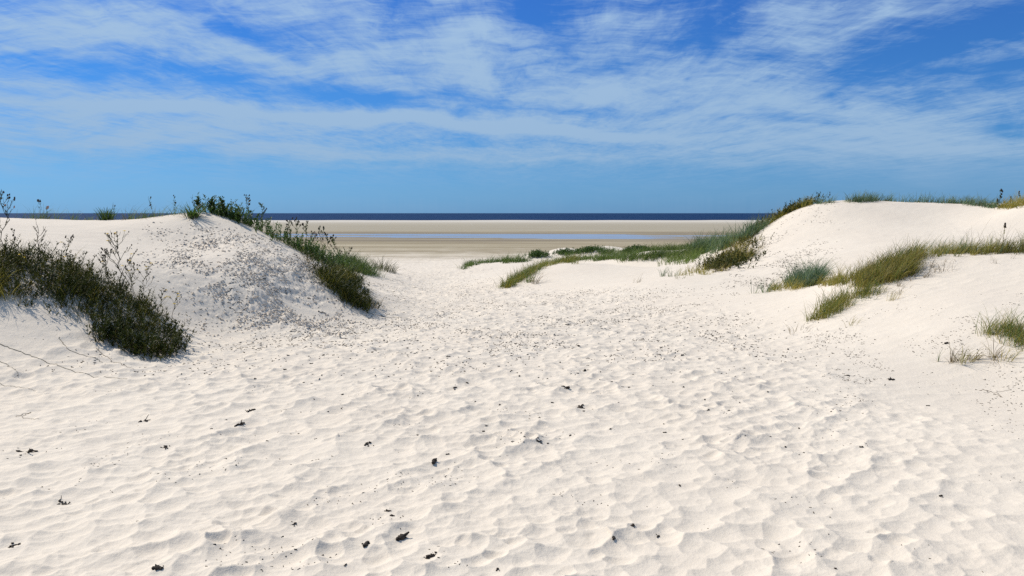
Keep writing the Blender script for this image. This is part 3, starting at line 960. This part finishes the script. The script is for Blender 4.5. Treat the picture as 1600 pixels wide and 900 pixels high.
# 13 leafy bush and roots on the slope before it
A = anchors_poly([(1112, 418), (1130, 404), (1150, 406), (1164, 414), (1142, 423), (1122, 422)], 30)
A2 = anchors_poly([(1098, 425), (1120, 402), (1145, 380), (1180, 374), (1195, 382), (1165, 408), (1120, 428)], 60)
A3 = anchors_line([(1060, 431), (1090, 427), (1110, 429)], 14, 1.5)
patch('dune_bush', 'dark leafy bush mixed with brown straw at the foot of the tall dune', [
    ('dark', lambda b: (herbs(b, A, 230, 0.6, (0.08, 0.34), (0.08, 0.14), 10, 0.028, (0.1, 0.8)), herbs(b, A2, 160, 0.5, (0.08, 0.3), (0.06, 0.12), 9, 0.025, (0.2, 0.9)))),
    ('olive', lambda b: (grass(b, A2, 3600, 0.5, (0.14, 0.38), (0.006, 0.012), 0.3, 1.0, (0.2, 1.0)), grass(b, A3, 500, 0.4, (0.14, 0.34), (0.005, 0.010), 0.3, 0.8))),
    ('straw', lambda b: grass(b, A2, 3000, 0.7, (0.12, 0.42), (0.005, 0.010), 0.3, 1.6, (0.3, 1.2), (0, 0.5))),
], kind='thing', cat='bush')
# 14 skyline grass of the tall dune
for (line, n, lab) in [([(1322, 316), (1345, 315), (1372, 313), (1400, 313), (1420, 314)], 30, 'blue-green grass on the middle of the tall dune skyline'),
                       ([(1475, 316), (1500, 318), (1530, 321), (1556, 325)], 34, 'blue-green grass on the right part of the tall dune skyline'),
                       ([(1250, 321), (1275, 318), (1300, 317)], 14, 'thin grass at the left start of the tall dune skyline'),
                       ([(1420, 316), (1450, 316), (1475, 317)], 8, 'few faint grass blades between two skyline tufts of the tall dune')]:
    A = anchors_line(line, n, 0.8, 20)
    patch('dune_grass', lab, [('blue', lambda b: grass(b, A, n * 60, 0.5, (0.16, 0.40), (0.006, 0.012), 1.0, 0.4, (0.1, 0.6))),
                              ('straw', lambda b: grass(b, A, n * 10, 0.5, (0.08, 0.30), (0.005, 0.010), 1.0, 1.0, (0.3, 1.0)))])
A = anchors_poly([(1560, 326), (1580, 320), (1605, 312), (1650, 308), (1650, 318), (1600, 322), (1575, 328)], 46, 18)
patch('dune_grass', 'yellow-green grass bank at the upper right skyline edge', [
    ('olive', lambda b: grass(b, A, 4000, 0.45, (0.18, 0.42), (0.006, 0.010), 0.8, 0.5)),
])
# 15 the band that winds over the near right-hand dune
A = anchors_line([(1205, 453), (1240, 450), (1275, 446), (1310, 441)], 44, 2.0)
A2 = anchors_line([(1228, 448), (1255, 441), (1285, 436)], 30, 4.0)
patch('lyme_grass', 'blue-green grass tuft at the left end of the winding band, right dune', [
    ('blue', lambda b: grass(b, A2, 3400, 0.28, (0.28, 0.58), (0.005, 0.009), 1.1, 0.5, (0.2, 0.8), (0, 0.7))),
    ('olive', lambda b: grass(b, A, 2600, 0.30, (0.12, 0.28), (0.004, 0.007), 0.8, 0.6, (0.1, 0.8))),
])
A = anchors_poly([(1295, 442), (1330, 436), (1370, 420), (1405, 402), (1440, 398), (1432, 412), (1425, 428), (1395, 442), (1350, 450), (1310, 448)], 110)
patch('dune_grass', 'golden olive grass in the middle of the winding band, right dune', [
    ('olive', lambda b: grass(b, A, 9500, 0.30, (0.16, 0.36), (0.004, 0.006), 0.8, 0.5, (0.1, 0.8), (0.15, 1.0))),
    ('green', lambda b: grass(b, A, 1800, 0.30, (0.20, 0.42), (0.004, 0.007), 1.0, 0.4, (0.1, 0.7), (0, 0.8))),
    ('straw', lambda b: grass(b, A, 1500, 0.36, (0.15, 0.44), (0.003, 0.006), 1.0, 0.6, (0.2, 0.9), (0, 0.6))),
])
A = anchors_line([(1425, 400), (1460, 397), (1500, 395), (1540, 395), (1580, 394), (1630, 392), (1760, 390)], 130, 2.0)
A2 = anchors_line([(1460, 398), (1530, 397), (1630, 396)], 26, 1.5)
patch('dune_grass', 'grass ridge running right from the winding band to the photo border', [
    ('olive', lambda b: grass(b, A, 8600, 0.26, (0.16, 0.34), (0.004, 0.007), 1.0, 0.4, (0.1, 0.7), (0, 0.9))),
    ('blue', lambda b: grass(b, A, 2200, 0.26, (0.22, 0.44), (0.004, 0.006), 1.1, 0.4, (0.1, 0.7), (0, 0.7))),
    ('straw', lambda b: (grass(b, A2, 160, 0.3, (0.40, 0.75), (0.003, 0.004), 1.5, 0.2, (0.1, 0.6)), grass(b, A, 700, 0.4, (0.08, 0.25), (0.003, 0.005), 0.6, 1.2, (0.3, 1.1)))),
])
A = anchors_poly([(1262, 500), (1290, 478), (1325, 462), (1375, 452), (1385, 464), (1340, 474), (1310, 490), (1275, 505)], 60)
patch('dune_grass', 'loose grass trailing down from the winding band toward the path', [
    ('olive', lambda b: grass(b, A, 2400, 0.24, (0.16, 0.34), (0.004, 0.006), 0.9, 0.6, (0.1, 0.8), (0, 0.9))),
    ('green', lambda b: grass(b, A, 900, 0.22, (0.18, 0.36), (0.004, 0.006), 0.9, 0.6, (0.1, 0.8), (0, 0.9))),
])
A = anchors_poly([(1390, 452), (1420, 432), (1450, 412), (1560, 402), (1600, 404), (1520, 418), (1440, 440), (1400, 470), (1380, 478)], 60)
patch('dry_straw', 'thin dry stalks standing in bare sand under the right grass ridge', [
    ('straw', lambda b: grass(b, A, 420, 0.14, (0.08, 0.28), (0.003, 0.005), 0.9, 0.8, (0.1, 1.0), (0, 0.7))),
], cat='straw')
# 16 clump at the right border
A = anchors_poly([(1538, 522), (1560, 512), (1640, 508), (1640, 548), (1600, 545), (1560, 536)], 40)
A = np.vstack([A, anchors_poly([(1640, 510), (1720, 516), (1715, 548), (1640, 548)], 20)])
patch('dune_grass_clump', 'thick grass clump near the lower right border, tips bent by the wind', [
    ('green', lambda b: grass(b, A, 2000, 0.34, (0.20, 0.40), (0.003, 0.005), 1.6, 0.5, (0.3, 1.0), (0.2, 1.0))),
    ('olive', lambda b: grass(b, A, 2200, 0.34, (0.12, 0.30), (0.003, 0.005), 1.0, 0.7, (0.2, 1.0), (0.2, 1.0))),
    ('straw', lambda b: grass(b, A, 350, 0.26, (0.12, 0.34), (0.002, 0.004), 1.3, 0.9, (0.3, 1.2), (0, 0.7))),
])


# countable tufts
def tuft(px, py, n, rad, ln, wd, mat, label, wind=1.0, spread=1.0, droop=(0.2, 1.0), group=None, ymin=0.0, straw=0):
    a = np.array([hit(px, py, ymin)])
    o = tag(empty('grass_tuft', a[0]), label, 'grass tuft', group)
    b = Bag()
    root, k, out = scatter(a, n, rad)
    b.blades(root, rng.uniform(*ln, n) * 1.2, rng.uniform(*wd, n) * 1.25, out * spread + rng.normal(0, 0.2, (n, 2)) + WIND * wind, rng.uniform(*droop, n), 5)
    b.build('blades', M[mat], o, a[0])
    if straw:
        b = Bag()
        root, k, out = scatter(a, straw, rad * 1.2)
        b.blades(root, rng.uniform(*ln, straw) * 0.7, rng.uniform(*wd, straw) * 0.8, out * 2.2 + rng.normal(0, 0.5, (straw, 2)), rng.uniform(0.6, 1.4, straw), 5)
        b.build('dry_stalks', M['straw'], o, a[0])
    return o


tuft(1466, 566, 4, 0.006, (0.10, 0.24), (0.005, 0.008), 'green', 'single bent shoot, leftmost by the lower right grass clump', 0.4, straw=3)
tuft(1488, 568, 16, 0.06, (0.12, 0.26), (0.004, 0.006), 'straw', 'dry arching tuft just right of the single bent shoot', 0.9, 1.6, straw=8)
tuft(1506, 567, 36, 0.10, (0.12, 0.28), (0.004, 0.006), 'olive', 'widest arching dry tuft left of the lower right clump', 1.0, 1.5, straw=16)
tuft(1522, 564, 14, 0.05, (0.10, 0.24), (0.004, 0.006), 'straw', 'small wiry tuft touching the widest arching dry tuft', 1.0, 1.3, straw=6)
tuft(1553, 562, 22, 0.07, (0.14, 0.28), (0.003, 0.005), 'straw', 'wiry dry tuft directly below the lower right grass clump', 0.8, 0.9, straw=10)
tuft(1568, 564, 26, 0.08, (0.14, 0.30), (0.003, 0.005), 'olive', 'dry tuft with lying stalks nearest the lower right border', 0.8, 0.9, straw=20)
tuft(1196, 457, 30, 0.14, (0.20, 0.42), (0.005, 0.009), 'blue', 'spiky blue-green tuft at the left tip of the right grass band', 0.5, 1.6, (0.3, 1.1))
tuft(1178, 459, 12, 0.08, (0.14, 0.36), (0.005, 0.008), 'blue', 'thin spiky tuft alone in sand left of the right grass band', 0.3, 1.2)
tuft(1035, 432, 26, 0.16, (0.14, 0.40), (0.006, 0.010), 'blue', 'small grey-green tuft left of the dark leafy bush', 0.3, 0.6)
tuft(1052, 432, 22, 0.18, (0.12, 0.34), (0.006, 0.010), 'green', 'small tuft between the grey-green tuft and the leafy bush', 0.3, 0.6)
tuft(995, 442, 12, 0.2, (0.10, 0.26), (0.005, 0.009), 'straw', 'tiny dry tuft on the smooth slope of the middle dune', 1.2, 0.8)
tuft(836, 444, 20, 0.25, (0.25, 0.75), (0.007, 0.012), 'straw', 'arching pale tuft on the flank of the low middle dune', 0.9, 1.8, (0.4, 1.1))
tuft(826, 441, 60, 0.22, (0.20, 0.45), (0.006, 0.010), 'green', 'short green tuft beside the arching pale tuft', 0.4, 0.6)
tuft(583, 421, 60, 0.30, (0.18, 0.42), (0.008, 0.013), 'dark', 'small dark tuft beside the path just right of the green bank', 0.2, 0.6, ymin=22)
tuft(597, 420, 110, 0.40, (0.25, 0.60), (0.008, 0.014), 'dark', 'larger dark tuft, second right of the green bank', 0.2, 0.6, ymin=22)
tuft(609, 425, 60, 0.25, (0.20, 0.48), (0.008, 0.013), 'dark', 'outermost dark tuft on the left rim of the path', 0.5, 0.8, ymin=22)
tuft(592, 432, 22, 0.3, (0.15, 0.36), (0.006, 0.010), 'green', 'thin faint tuft in sand below the larger dark tuft', 0.3, 0.6)
tuft(585, 478, 60, 0.22, (0.12, 0.30), (0.004, 0.007), 'straw', 'pale dry tuft at the right foot of the dark drooping clump', 0.8, 1.2, (0.3, 1.1))
tuft(1330, 508, 14, 0.10, (0.10, 0.22), (0.003, 0.005), 'olive', 'small tuft in sand below the trailing grass of the right dune', 0.5, 1.4)
tuft(1245, 519, 18, 0.22, (0.08, 0.20), (0.003, 0.005), 'straw', 'wispy dry tuft at the lowest end of the trailing grass', 0.5, 1.5)
tuft(1395, 470, 24, 0.12, (0.12, 0.26), (0.003, 0.005), 'olive', 'leaning tuft at the right end of the trailing grass', 1.5, 0.6)
tuft(166, 341, 90, 0.14, (0.12, 0.28), (0.012, 0.022), 'herb', 'small dark leafy plant alone on the left dune crest', 0.0, 0.9, (0.1, 0.6))
tuft(300, 340, 70, 0.14, (0.14, 0.34), (0.014, 0.024), 'herb', 'leafy rosette on the highest point of the left dune crest', 0.2, 1.4, (0.2, 0.9), straw=20)

# ------------------------------------------------------------------ flowering weeds, one by one


def H(px, py, ymin=0.0):
    return hit(px, py, ymin)


weed('thistle', 'tall thistle at the left photo border reaching into the sky', 'thistle', H(6, 402), 0.86, (0.04, 0), 9, 70, 14, 'bud', 0.013, pink=3, leaf_mat='dark', fan=0.4, thick=0.006)
weed('thistle', 'shorter thistle stalk bent right beside the tall border thistle', 'thistle', H(18, 408), 0.40, (0.15, 0), 4, 22, 6, 'bud', 0.011, leaf_mat='dark')
weed('dead_weed', 'bare forked dead weed standing in the dark left growth', 'dead weed', H(63, 408), 0.46, (-0.02, 0), 9, 4, 4, 'bud', 0.008, fan=0.5, stem_mat='dry_stem', first=0.2, leaf_mat='dark', thick=0.006)
weed('ragwort', 'slim weed with a flat cluster of dark buds, left growth', 'weed', H(108, 424), 0.44, (0.02, 0), 6, 18, 12, 'bud', 0.010, first=0.6, leaf_mat='dark', yellow=1)
weed('ragwort', 'tallest yellow-flowered ragwort in the left growth', 'ragwort', H(189, 452), 0.72, (-0.02, 0), 12, 60, 30, 'bud', 0.010, yellow=8, fan=0.5, leaf_mat='dark', first=0.25, thick=0.006)
weed('ragwort', 'bushy ragwort just left of the tallest yellow-flowered one', 'ragwort', H(172, 448), 0.46, (-0.06, 0), 11, 50, 24, 'bud', 0.010, yellow=1, fan=0.6, leaf_mat='dark', first=0.25)
weed('ragwort', 'bushy ragwort with yellow heads right of the tallest one', 'ragwort', H(208, 462), 0.44, (0.05, 0), 11, 50, 24, 'bud', 0.010, yellow=5, fan=0.6, leaf_mat='dark', first=0.25)
weed('ragwort', 'outward-leaning ragwort with yellow tip, fourth of the ragwort row', 'ragwort', H(222, 470), 0.46, (0.22, 0), 8, 30, 14, 'bud', 0.009, yellow=4, fan=0.45, leaf_mat='dark', first=0.3)
weed('ragwort', 'thin upright ragwort with few yellow buds over the clump corner', 'ragwort', H(254, 492), 0.34, (0.0, 0), 5, 14, 8, 'bud', 0.008, yellow=3, fan=0.35, leaf_mat='dark')
weed('ragwort', 'lone ragwort sprig leaning over open sand, outermost right', 'ragwort', H(266, 506), 0.40, (0.28, 0), 6, 14, 8, 'bud', 0.008, yellow=4, fan=0.4, leaf_mat='dark')
weed('ragwort', 'small ragwort with one yellow head low in the left growth', 'ragwort', H(34, 426), 0.24, (0.0, 0), 3, 12, 4, 'bud', 0.008, yellow=2, leaf_mat='dark')
weed('ragwort', 'small ragwort between dead weed and slim budded weed', 'ragwort', H(96, 422), 0.24, (0.05, 0), 4, 12, 5, 'bud', 0.008, yellow=1, leaf_mat='dark')
# against the sky on the left dune
weed('thistle', 'short thistle pair of heads on the far left dune crest', 'thistle', H(64, 338), 0.34, (0, 0), 2, 6, 3, 'bud', 0.022, fan=0.35)
weed('thistle', 'short thistle with a pale pink head on the left crest', 'thistle', H(73, 338), 0.26, (0, 0), 1, 6, 2, 'bud', 0.022, pink=2, fan=0.35)
weed('weed_stalk', 'thin seed stalk behind the small dark leafy crest plant', 'weed', H(178, 340), 0.34, (0, 0), 1, 10, 2, 'bud', 0.012, fan=0.3)
weed('weed_stalk', 'tall leaning seed stalk midway along the left dune crest', 'weed', H(241, 337), 0.40, (-0.25, 0), 3, 30, 4, 'bud', 0.014, fan=0.3, leaf_len=0.05)
weed('weed_stalk', 'slender seed stalk left of the leafy crest rosette', 'weed', H(274, 335), 0.36, (-0.05, 0), 3, 16, 4, 'bud', 0.012, fan=0.3)
weed('weed_stalk', 'slender stalk rising behind the leafy crest rosette', 'weed', H(302, 333), 0.34, (0, 0), 3, 16, 4, 'bud', 0.012, fan=0.3)
for (px, py, h, lab) in [(310, 332, 0.26, 'curved leafy shoot right of the crest rosette'), (331, 334, 0.28, 'bushy leafy plant where the crest starts to fall'),
                         (347, 339, 0.32, 'pointed leafy plant right of the bushy crest plant'), (372, 350, 0.18, 'low leafy plant on the falling crest below two pointed ones')]:
    weed('leafy_plant', lab, 'leafy plant', H(px, py), h, (0.03, 0), 7, 130, 3, 'bud', 0.012, fan=0.5, leaf_len=0.13, first=0.1)
weed('ragwort', 'tall ragwort with one orange-yellow flower above the sea horizon', 'ragwort', H(389, 356), 0.60, (-0.02, 0), 8, 30, 16, 'bud', 0.014, yellow=2, fan=0.32, first=0.6)
weed('ragwort', 'second tall weed against the sea, right of the orange-flowered one', 'ragwort', H(410, 364), 0.56, (0.02, 0), 7, 60, 10, 'bud', 0.013, fan=0.3, first=0.5, leaf_len=0.1)
STK = [(452, 385, 0.5, 'leftmost'), (463, 390, 0.58, 'second'), (478, 398, 0.66, 'third'), (486, 402, 0.72, 'fourth'), (491, 404, 0.70, 'fifth, tallest'), (504, 412, 0.70, 'sixth'),
       (511, 416, 0.62, 'seventh'), (520, 421, 0.66, 'eighth'), (527, 424, 0.62, 'ninth'), (540, 430, 0.72, 'tenth, widest-branched')]
for i, (px, py, h, lab) in enumerate(STK):
    weed('weed_stalk', lab + ' of ten brown seed stalks before the tidal pool, counted from left', 'weed', H(px, py), h, (0.04 if i < 9 else 0.16, 0), 6 if i < 9 else 7, 36, 14, 'bud', 0.013,
         pink=2 if i in (3, 4, 7) else 0, fan=0.34, first=0.55, leaf_len=0.09, group='brown seed stalks along the left dune edge', thick=0.0045)
# right-hand dune
weed('weed_stalk', 'dark knobbly stalk on the right skyline beside yellow-green grass', 'weed', H(1561, 326, 18), 0.56, (0, 0), 9, 60, 16, 'bud', 0.022, fan=0.22, first=0.15, leaf_len=0.08, thick=0.006)
weed('weed_stalk', 'thin stalk with two heads on the tall dune left skyline', 'weed', H(1296, 318, 20), 0.34, (0, 0), 2, 6, 3, 'bud', 0.02, fan=0.3)
weed('weed_stalk', 'small dark weed at the farthest upper right skyline corner', 'weed', H(1592, 316, 18), 0.36, (0, 0), 4, 30, 6, 'bud', 0.018, fan=0.3)
weed('weed_stalk', 'small dark weed between knobbly stalk and upper right corner', 'weed', H(1578, 322, 18), 0.26, (0, 0), 4, 30, 6, 'bud', 0.018, fan=0.3)
weed('weed_stalk', 'upright brown stalk rising above the right grass ridge', 'weed', H(1565, 395), 0.46, (0.06, 0), 2, 12, 3, 'bud', 0.018, fan=0.15, stem_mat='dry_stem', leaf_mat='olive', thick=0.006)

# ------------------------------------------------------------------ runners and roots lying on the sand


def runner(pts, rad, label, mat='stem', name='grass_runner', cat='runner', lift=0.002):
    rad = rad * 0.6
    W = np.array([H(*p) for p in pts])
    n = len(W) * 8
    t = np.linspace(0, len(W) - 1, n)
    x = np.interp(t, range(len(W)), W[:, 0]) + rng.normal(0, 0.006, n)
    y = np.interp(t, range(len(W)), W[:, 1]) + rng.normal(0, 0.006, n)
    z = gz(x, y) + lift + rng.random(n) * 0.004
    b = Bag()
    org = np.array([x[0], y[0], z[0]])
    b.tube(np.stack([x, y, z], 1), rad * np.linspace(1, 0.5, n))
    o = b.build(name, M[mat], None, org)
    o.location = org
    return tag(o, label, cat)


runner([(-10, 536), (30, 550), (70, 566), (110, 580), (150, 590), (200, 594)], 0.005, 'longest runner lying down the left foreground sand slope')
runner([(92, 528), (105, 545), (150, 562), (160, 568)], 0.004, 'short runner on the slope under the dark weeds, with side roots')
runner([(-10, 560), (10, 570), (30, 588)], 0.004, 'short dark runner at the left border below the longest one')
runner([(-8, 596), (25, 606), (55, 612)], 0.003, 'lowest runner at the left border near the slope foot')
runner([(150, 545), (170, 562), (186, 568), (210, 578)], 0.004, 'forked root below the right end of the dark weeds', 'dry_stem')
runner([(25, 652), (48, 645), (34, 653), (60, 656)], 0.003, 'bent straw lying on open sand at the left border', 'dry_stem', 'dry_straw_stalk', 'straw')
runner([(1535, 610), (1550, 613), (1566, 622), (1558, 614), (1580, 610)], 0.003, 'three-pronged twig lying on bare sand at the right', 'dry_stem', 'twig', 'twig')
runner([(1505, 556), (1560, 560), (1640, 562)], 0.003, 'long straw lying under the lower right clump', 'dry_stem', 'dry_straw_stalk', 'straw')
runner([(540, 425), (560, 435), (575, 442)], 0.006, 'dark root running down from the green bank to the path', 'stem')
runner([(566, 484), (600, 496), (640, 499)], 0.004, 'root stretching onto the path from the dark drooping clump', 'stem')


# ------------------------------------------------------------------ driftwood and scraps on the path
def fragment(px, py, size_px, aspect, angle, label, mat='wood', name='driftwood_piece', cat='driftwood', group=None, fork=False, tall=0.5):
    p = np.array(H(px, py))
    d = math.hypot(p[0], p[1])
    L = size_px / FPX * d * 0.85
    aspect = aspect * 0.72
    b = Bag()
    n = 9
    t = np.linspace(-0.5, 0.5, n)
    r = L * aspect * 0.5 * (0.55 + 0.6 * np.cos(t * 2.6)) * rng.uniform(0.4, 1.35, n)
    a = R(angle)
    foreshort = 2.2   # lying on the ground: the same run in depth shows shorter
    dirx = np.array([math.cos(a), math.sin(a) * foreshort, 0])
    dirx /= max(np.linalg.norm(dirx), 1e-6)
    pts = t[:, None] * L * dirx + np.array([0, 0, r.mean() * 0.1]) + rng.normal(0, L * 0.045, (n, 3))
    b.tube(pts, r, 6)
    if fork:
        q = pts[n // 2]
        e = q + np.array([rng.normal(0, .3), rng.normal(0, .4), 0.35]) * L
        b.tube(wiggle(q, e, 5, 0.08), np.linspace(r.mean() * 0.8, r.mean() * 0.3, 5), 6)
    k = 4
    off = rng.normal(0, 1, (k, 3)) * L * np.array([0.25, 0.3, 0.0]) + np.array([0, 0, 0.004])
    zz = gz(p[0] + off[:, 0], p[1] + off[:, 1]) - p[2]
    off[:, 2] = zz + 0.003
    b.lumps(off, rng.uniform(0.06, 0.13, k) * L, 0.6)
    o = b.build(name, M[mat], None)
    o.location = p
    return tag(o, label, cat, group)


FR = [
    (574, 695, 19, 0.30, 35, 'dark wood stick lying alone, upper middle of near sand', False), (678, 722, 20, 0.55, 70, 'forked dark scrap at the centre of the near sand', True),
    (572, 852, 18, 0.75, 75, 'dark chunk, left one of the two big chunks near the bottom', False), (626, 842, 22, 0.70, 35, 'dark chunk, right one of the two big chunks near the bottom', True),
    (676, 870, 26, 0.32, 12, 'dark flat stick lying right of and below the two big chunks', False), (841, 691, 16, 0.32, 14, 'short dark stick on the sand right of centre', False),
    (42, 706, 30, 0.20, 5, 'thin forked twig near the left border', True), (98, 789, 24, 0.18, 4, 'dark twig pieces in a hollow at the lower left', True),
    (24, 852, 26, 0.16, 48, 'slanting twig near the lower left corner', False), (458, 820, 18, 0.24, 38, 'small slanting stick left of the two big chunks', False),
    (247, 890, 18, 0.7, 0, 'crumbly dark lump at the bottom border, left of centre', True), (392, 642, 18, 0.35, 25, 'dark scrap, upper one of a pair left of centre', False),
    (374, 664, 22, 0.25, 45, 'long scrap, lower one of a pair left of centre', True), (226, 658, 20, 0.25, 20, 'thin scrap beside tiny crumbs, on the left sand', True),
    (256, 701, 20, 0.16, -4, 'flat thin stick on the left sand below the crumb cluster', False), (606, 800, 12, 0.5, 0, 'small lump, one of two above the big chunks', False),
    (613, 806, 9, 0.7, 0, 'smaller lump just under the other small lump above the chunks', False), (907, 638, 18, 0.5, -60, 'broken scrap right of centre, beside splinters', True),
    (884, 606, 20, 0.4, -10, 'splintery scrap farther up, right of centre', True), (988, 822, 10, 0.8, 20, 'square dark lump, middle of three in the lower right half', False),
    (959, 843, 12, 0.6, 60, 'dark lump, lowest left of three in the lower right half', False), (1028, 840, 12, 0.4, 30, 'dark chip, rightmost of three in the lower right half', False),
    (1305, 889, 5, 1.0, 0, 'single round dark pebble at the bottom right', False), (1062, 760, 9, 0.4, 85, 'upright small splinter in the right half', False),
    (777, 892, 10, 0.6, 60, 'small dark lump on the bottom border at the centre', False), (1470, 776, 8, 0.5, 10, 'tiny dark chip alone on the smooth right sand', False),
    (1256, 708, 5, 0.6, 80, 'tiny upright chip on the right sand', False), (540, 885, 8, 0.4, 30, 'tiny chip left of the bottom border centre', False),
    (700, 710, 8, 0.5, 10, 'tiny chip right of the forked dark scrap', False), (1393, 594, 14, 0.3, 12, 'pair of small chips high on the right sand', True),
    (1324, 588, 8, 0.6, 0, 'small dark lump high on the right sand left of the chips', False), (1450, 635, 8, 0.3, 0, 'thin chip on the smooth right slope', False),
    (1480, 537, 9, 0.5, 0, 'dark chip in sand just above the single bent shoot', False), (712, 607, 14, 0.28, 28, 'curved dark scrap in the middle of the path', False),
    (914, 580, 9, 0.6, 40, 'dark bean-shaped scrap on the path right of centre', False),
]
for (px, py, sz, asp, an, lab, fk) in FR:
    fragment(px, py, sz, asp, an, lab, fork=fk, name='pebble' if 'pebble' in lab else 'driftwood_piece', cat='pebble' if 'pebble' in lab else 'driftwood')
random.seed(11)
for i in range(90):
    py = random.uniform(505, 700)
    px = random.gauss(800, 190) if py < 600 else random.uniform(330, 1350)
    fragment(px, py, random.uniform(3.5, 6.5) * (0.75 + (py - 500) / 500), random.uniform(0.4, 0.8), random.uniform(-30, 60),
             'small dark scrap of wood lying among the footprints', name='wood_scrap', cat='wood scrap', group='small dark scraps scattered among the footprints', fork=random.random() < 0.2)


def specks(name, label, pts, ln, wd, ht, mat='wood'):
    b = Bag()
    n = len(pts)
    b.slivers(pts, rng.uniform(*ln, n), rng.uniform(*wd, n), rng.uniform(*ht, n), rng.random(n) * 6.28)
    o = b.build(name, M[mat], None)
    return tag(o, label, 'debris', kind='stuff')


def sample_ground(n, fn):
    """points on the sand, as many per area as fn(px, y) asks for (0..1)"""
    out = []
    while sum(len(o) for o in out) < n:
        y = np.exp(rng.uniform(math.log(3.6), math.log(60), 6000))
        px = rng.uniform(-60, 1660, 6000)
        x = (px - 800) / FPX * y
        keep = rng.random(6000) < fn(px, y, x)
        out.append(np.stack([x[keep], y[keep], gz(x[keep], y[keep])], 1))
    return np.vstack(out)[:n]


def clump(x, y, s, lo=-0.05, hi=0.12):
    return sstep(fbm(x / s, y / s, 2), lo, hi)


P = sample_ground(9000, lambda px, y, x: trample(x, y) * sstep(y, 7.5, 13) * (1 - sstep(y, 30, 50)) * (0.12 + clump(x, y, 0.6, 0.0, 0.14)))
specks('debris', 'tiny dark bits for plant crumbs and footprint shadows over the path', P, (0.010, 0.040), (0.006, 0.018), (0.005, 0.016))  # part litter, part footprint shade imitated by dark slivers
P = sample_ground(900, lambda px, y, x: (1 - sstep(y, 8, 12)) * clump(x, y, 0.35, 0.12, 0.22))
specks('debris', 'fine dark crumbs on the near sand between footprints', P, (0.005, 0.018), (0.003, 0.009), (0.003, 0.008))
P = sample_ground(1500, lambda px, y, x: clods(x, y) * (0.25 + clump(x, y, 0.35, 0.0, 0.15)))
specks('debris', 'dark bits for broken roots, crumbs and clod shadows on the left dune face', P, (0.012, 0.06), (0.005, 0.018), (0.005, 0.016), 'grey_wood')  # root debris, plus shade under the clods put in as dark pieces
P = sample_ground(3500, lambda px, y, x: clods(x, y) * (0.15 + clump(x, y, 0.3)))
b = Bag()
b.lumps(P + [0, 0, 0.003], rng.uniform(0.008, 0.028, len(P)) * rng.uniform(0.5, 1, len(P)), 0.7, 0.4)
tag(b.build('sand_clods', M['sand']), 'crumbled lumps of sand on the left dune face', 'sand clods', kind='stuff')
P = sample_ground(1300, lambda px, y, x: (sstep(px, 1080, 1190) * (1 - sstep(px, 1250, 1330)) * sstep(y, 14, 17) * (1 - sstep(y, 25, 26.5))) * clump(x, y, 0.6, 0.0, 0.15))
specks('debris', 'dark crumbs in the footprints on the tall dune flank', P, (0.015, 0.06), (0.008, 0.02), (0.006, 0.02), 'grey_wood')
P = sample_ground(800, lambda px, y, x: (sstep(px, 1150, 1300) * sstep(y, 6.5, 8) * (1 - sstep(y, 10, 11.5))) * clump(x, y, 0.4, 0.08, 0.2))
specks('debris', 'fine crumbs on the lower slope of the right dune', P, (0.008, 0.03), (0.004, 0.012), (0.004, 0.01))
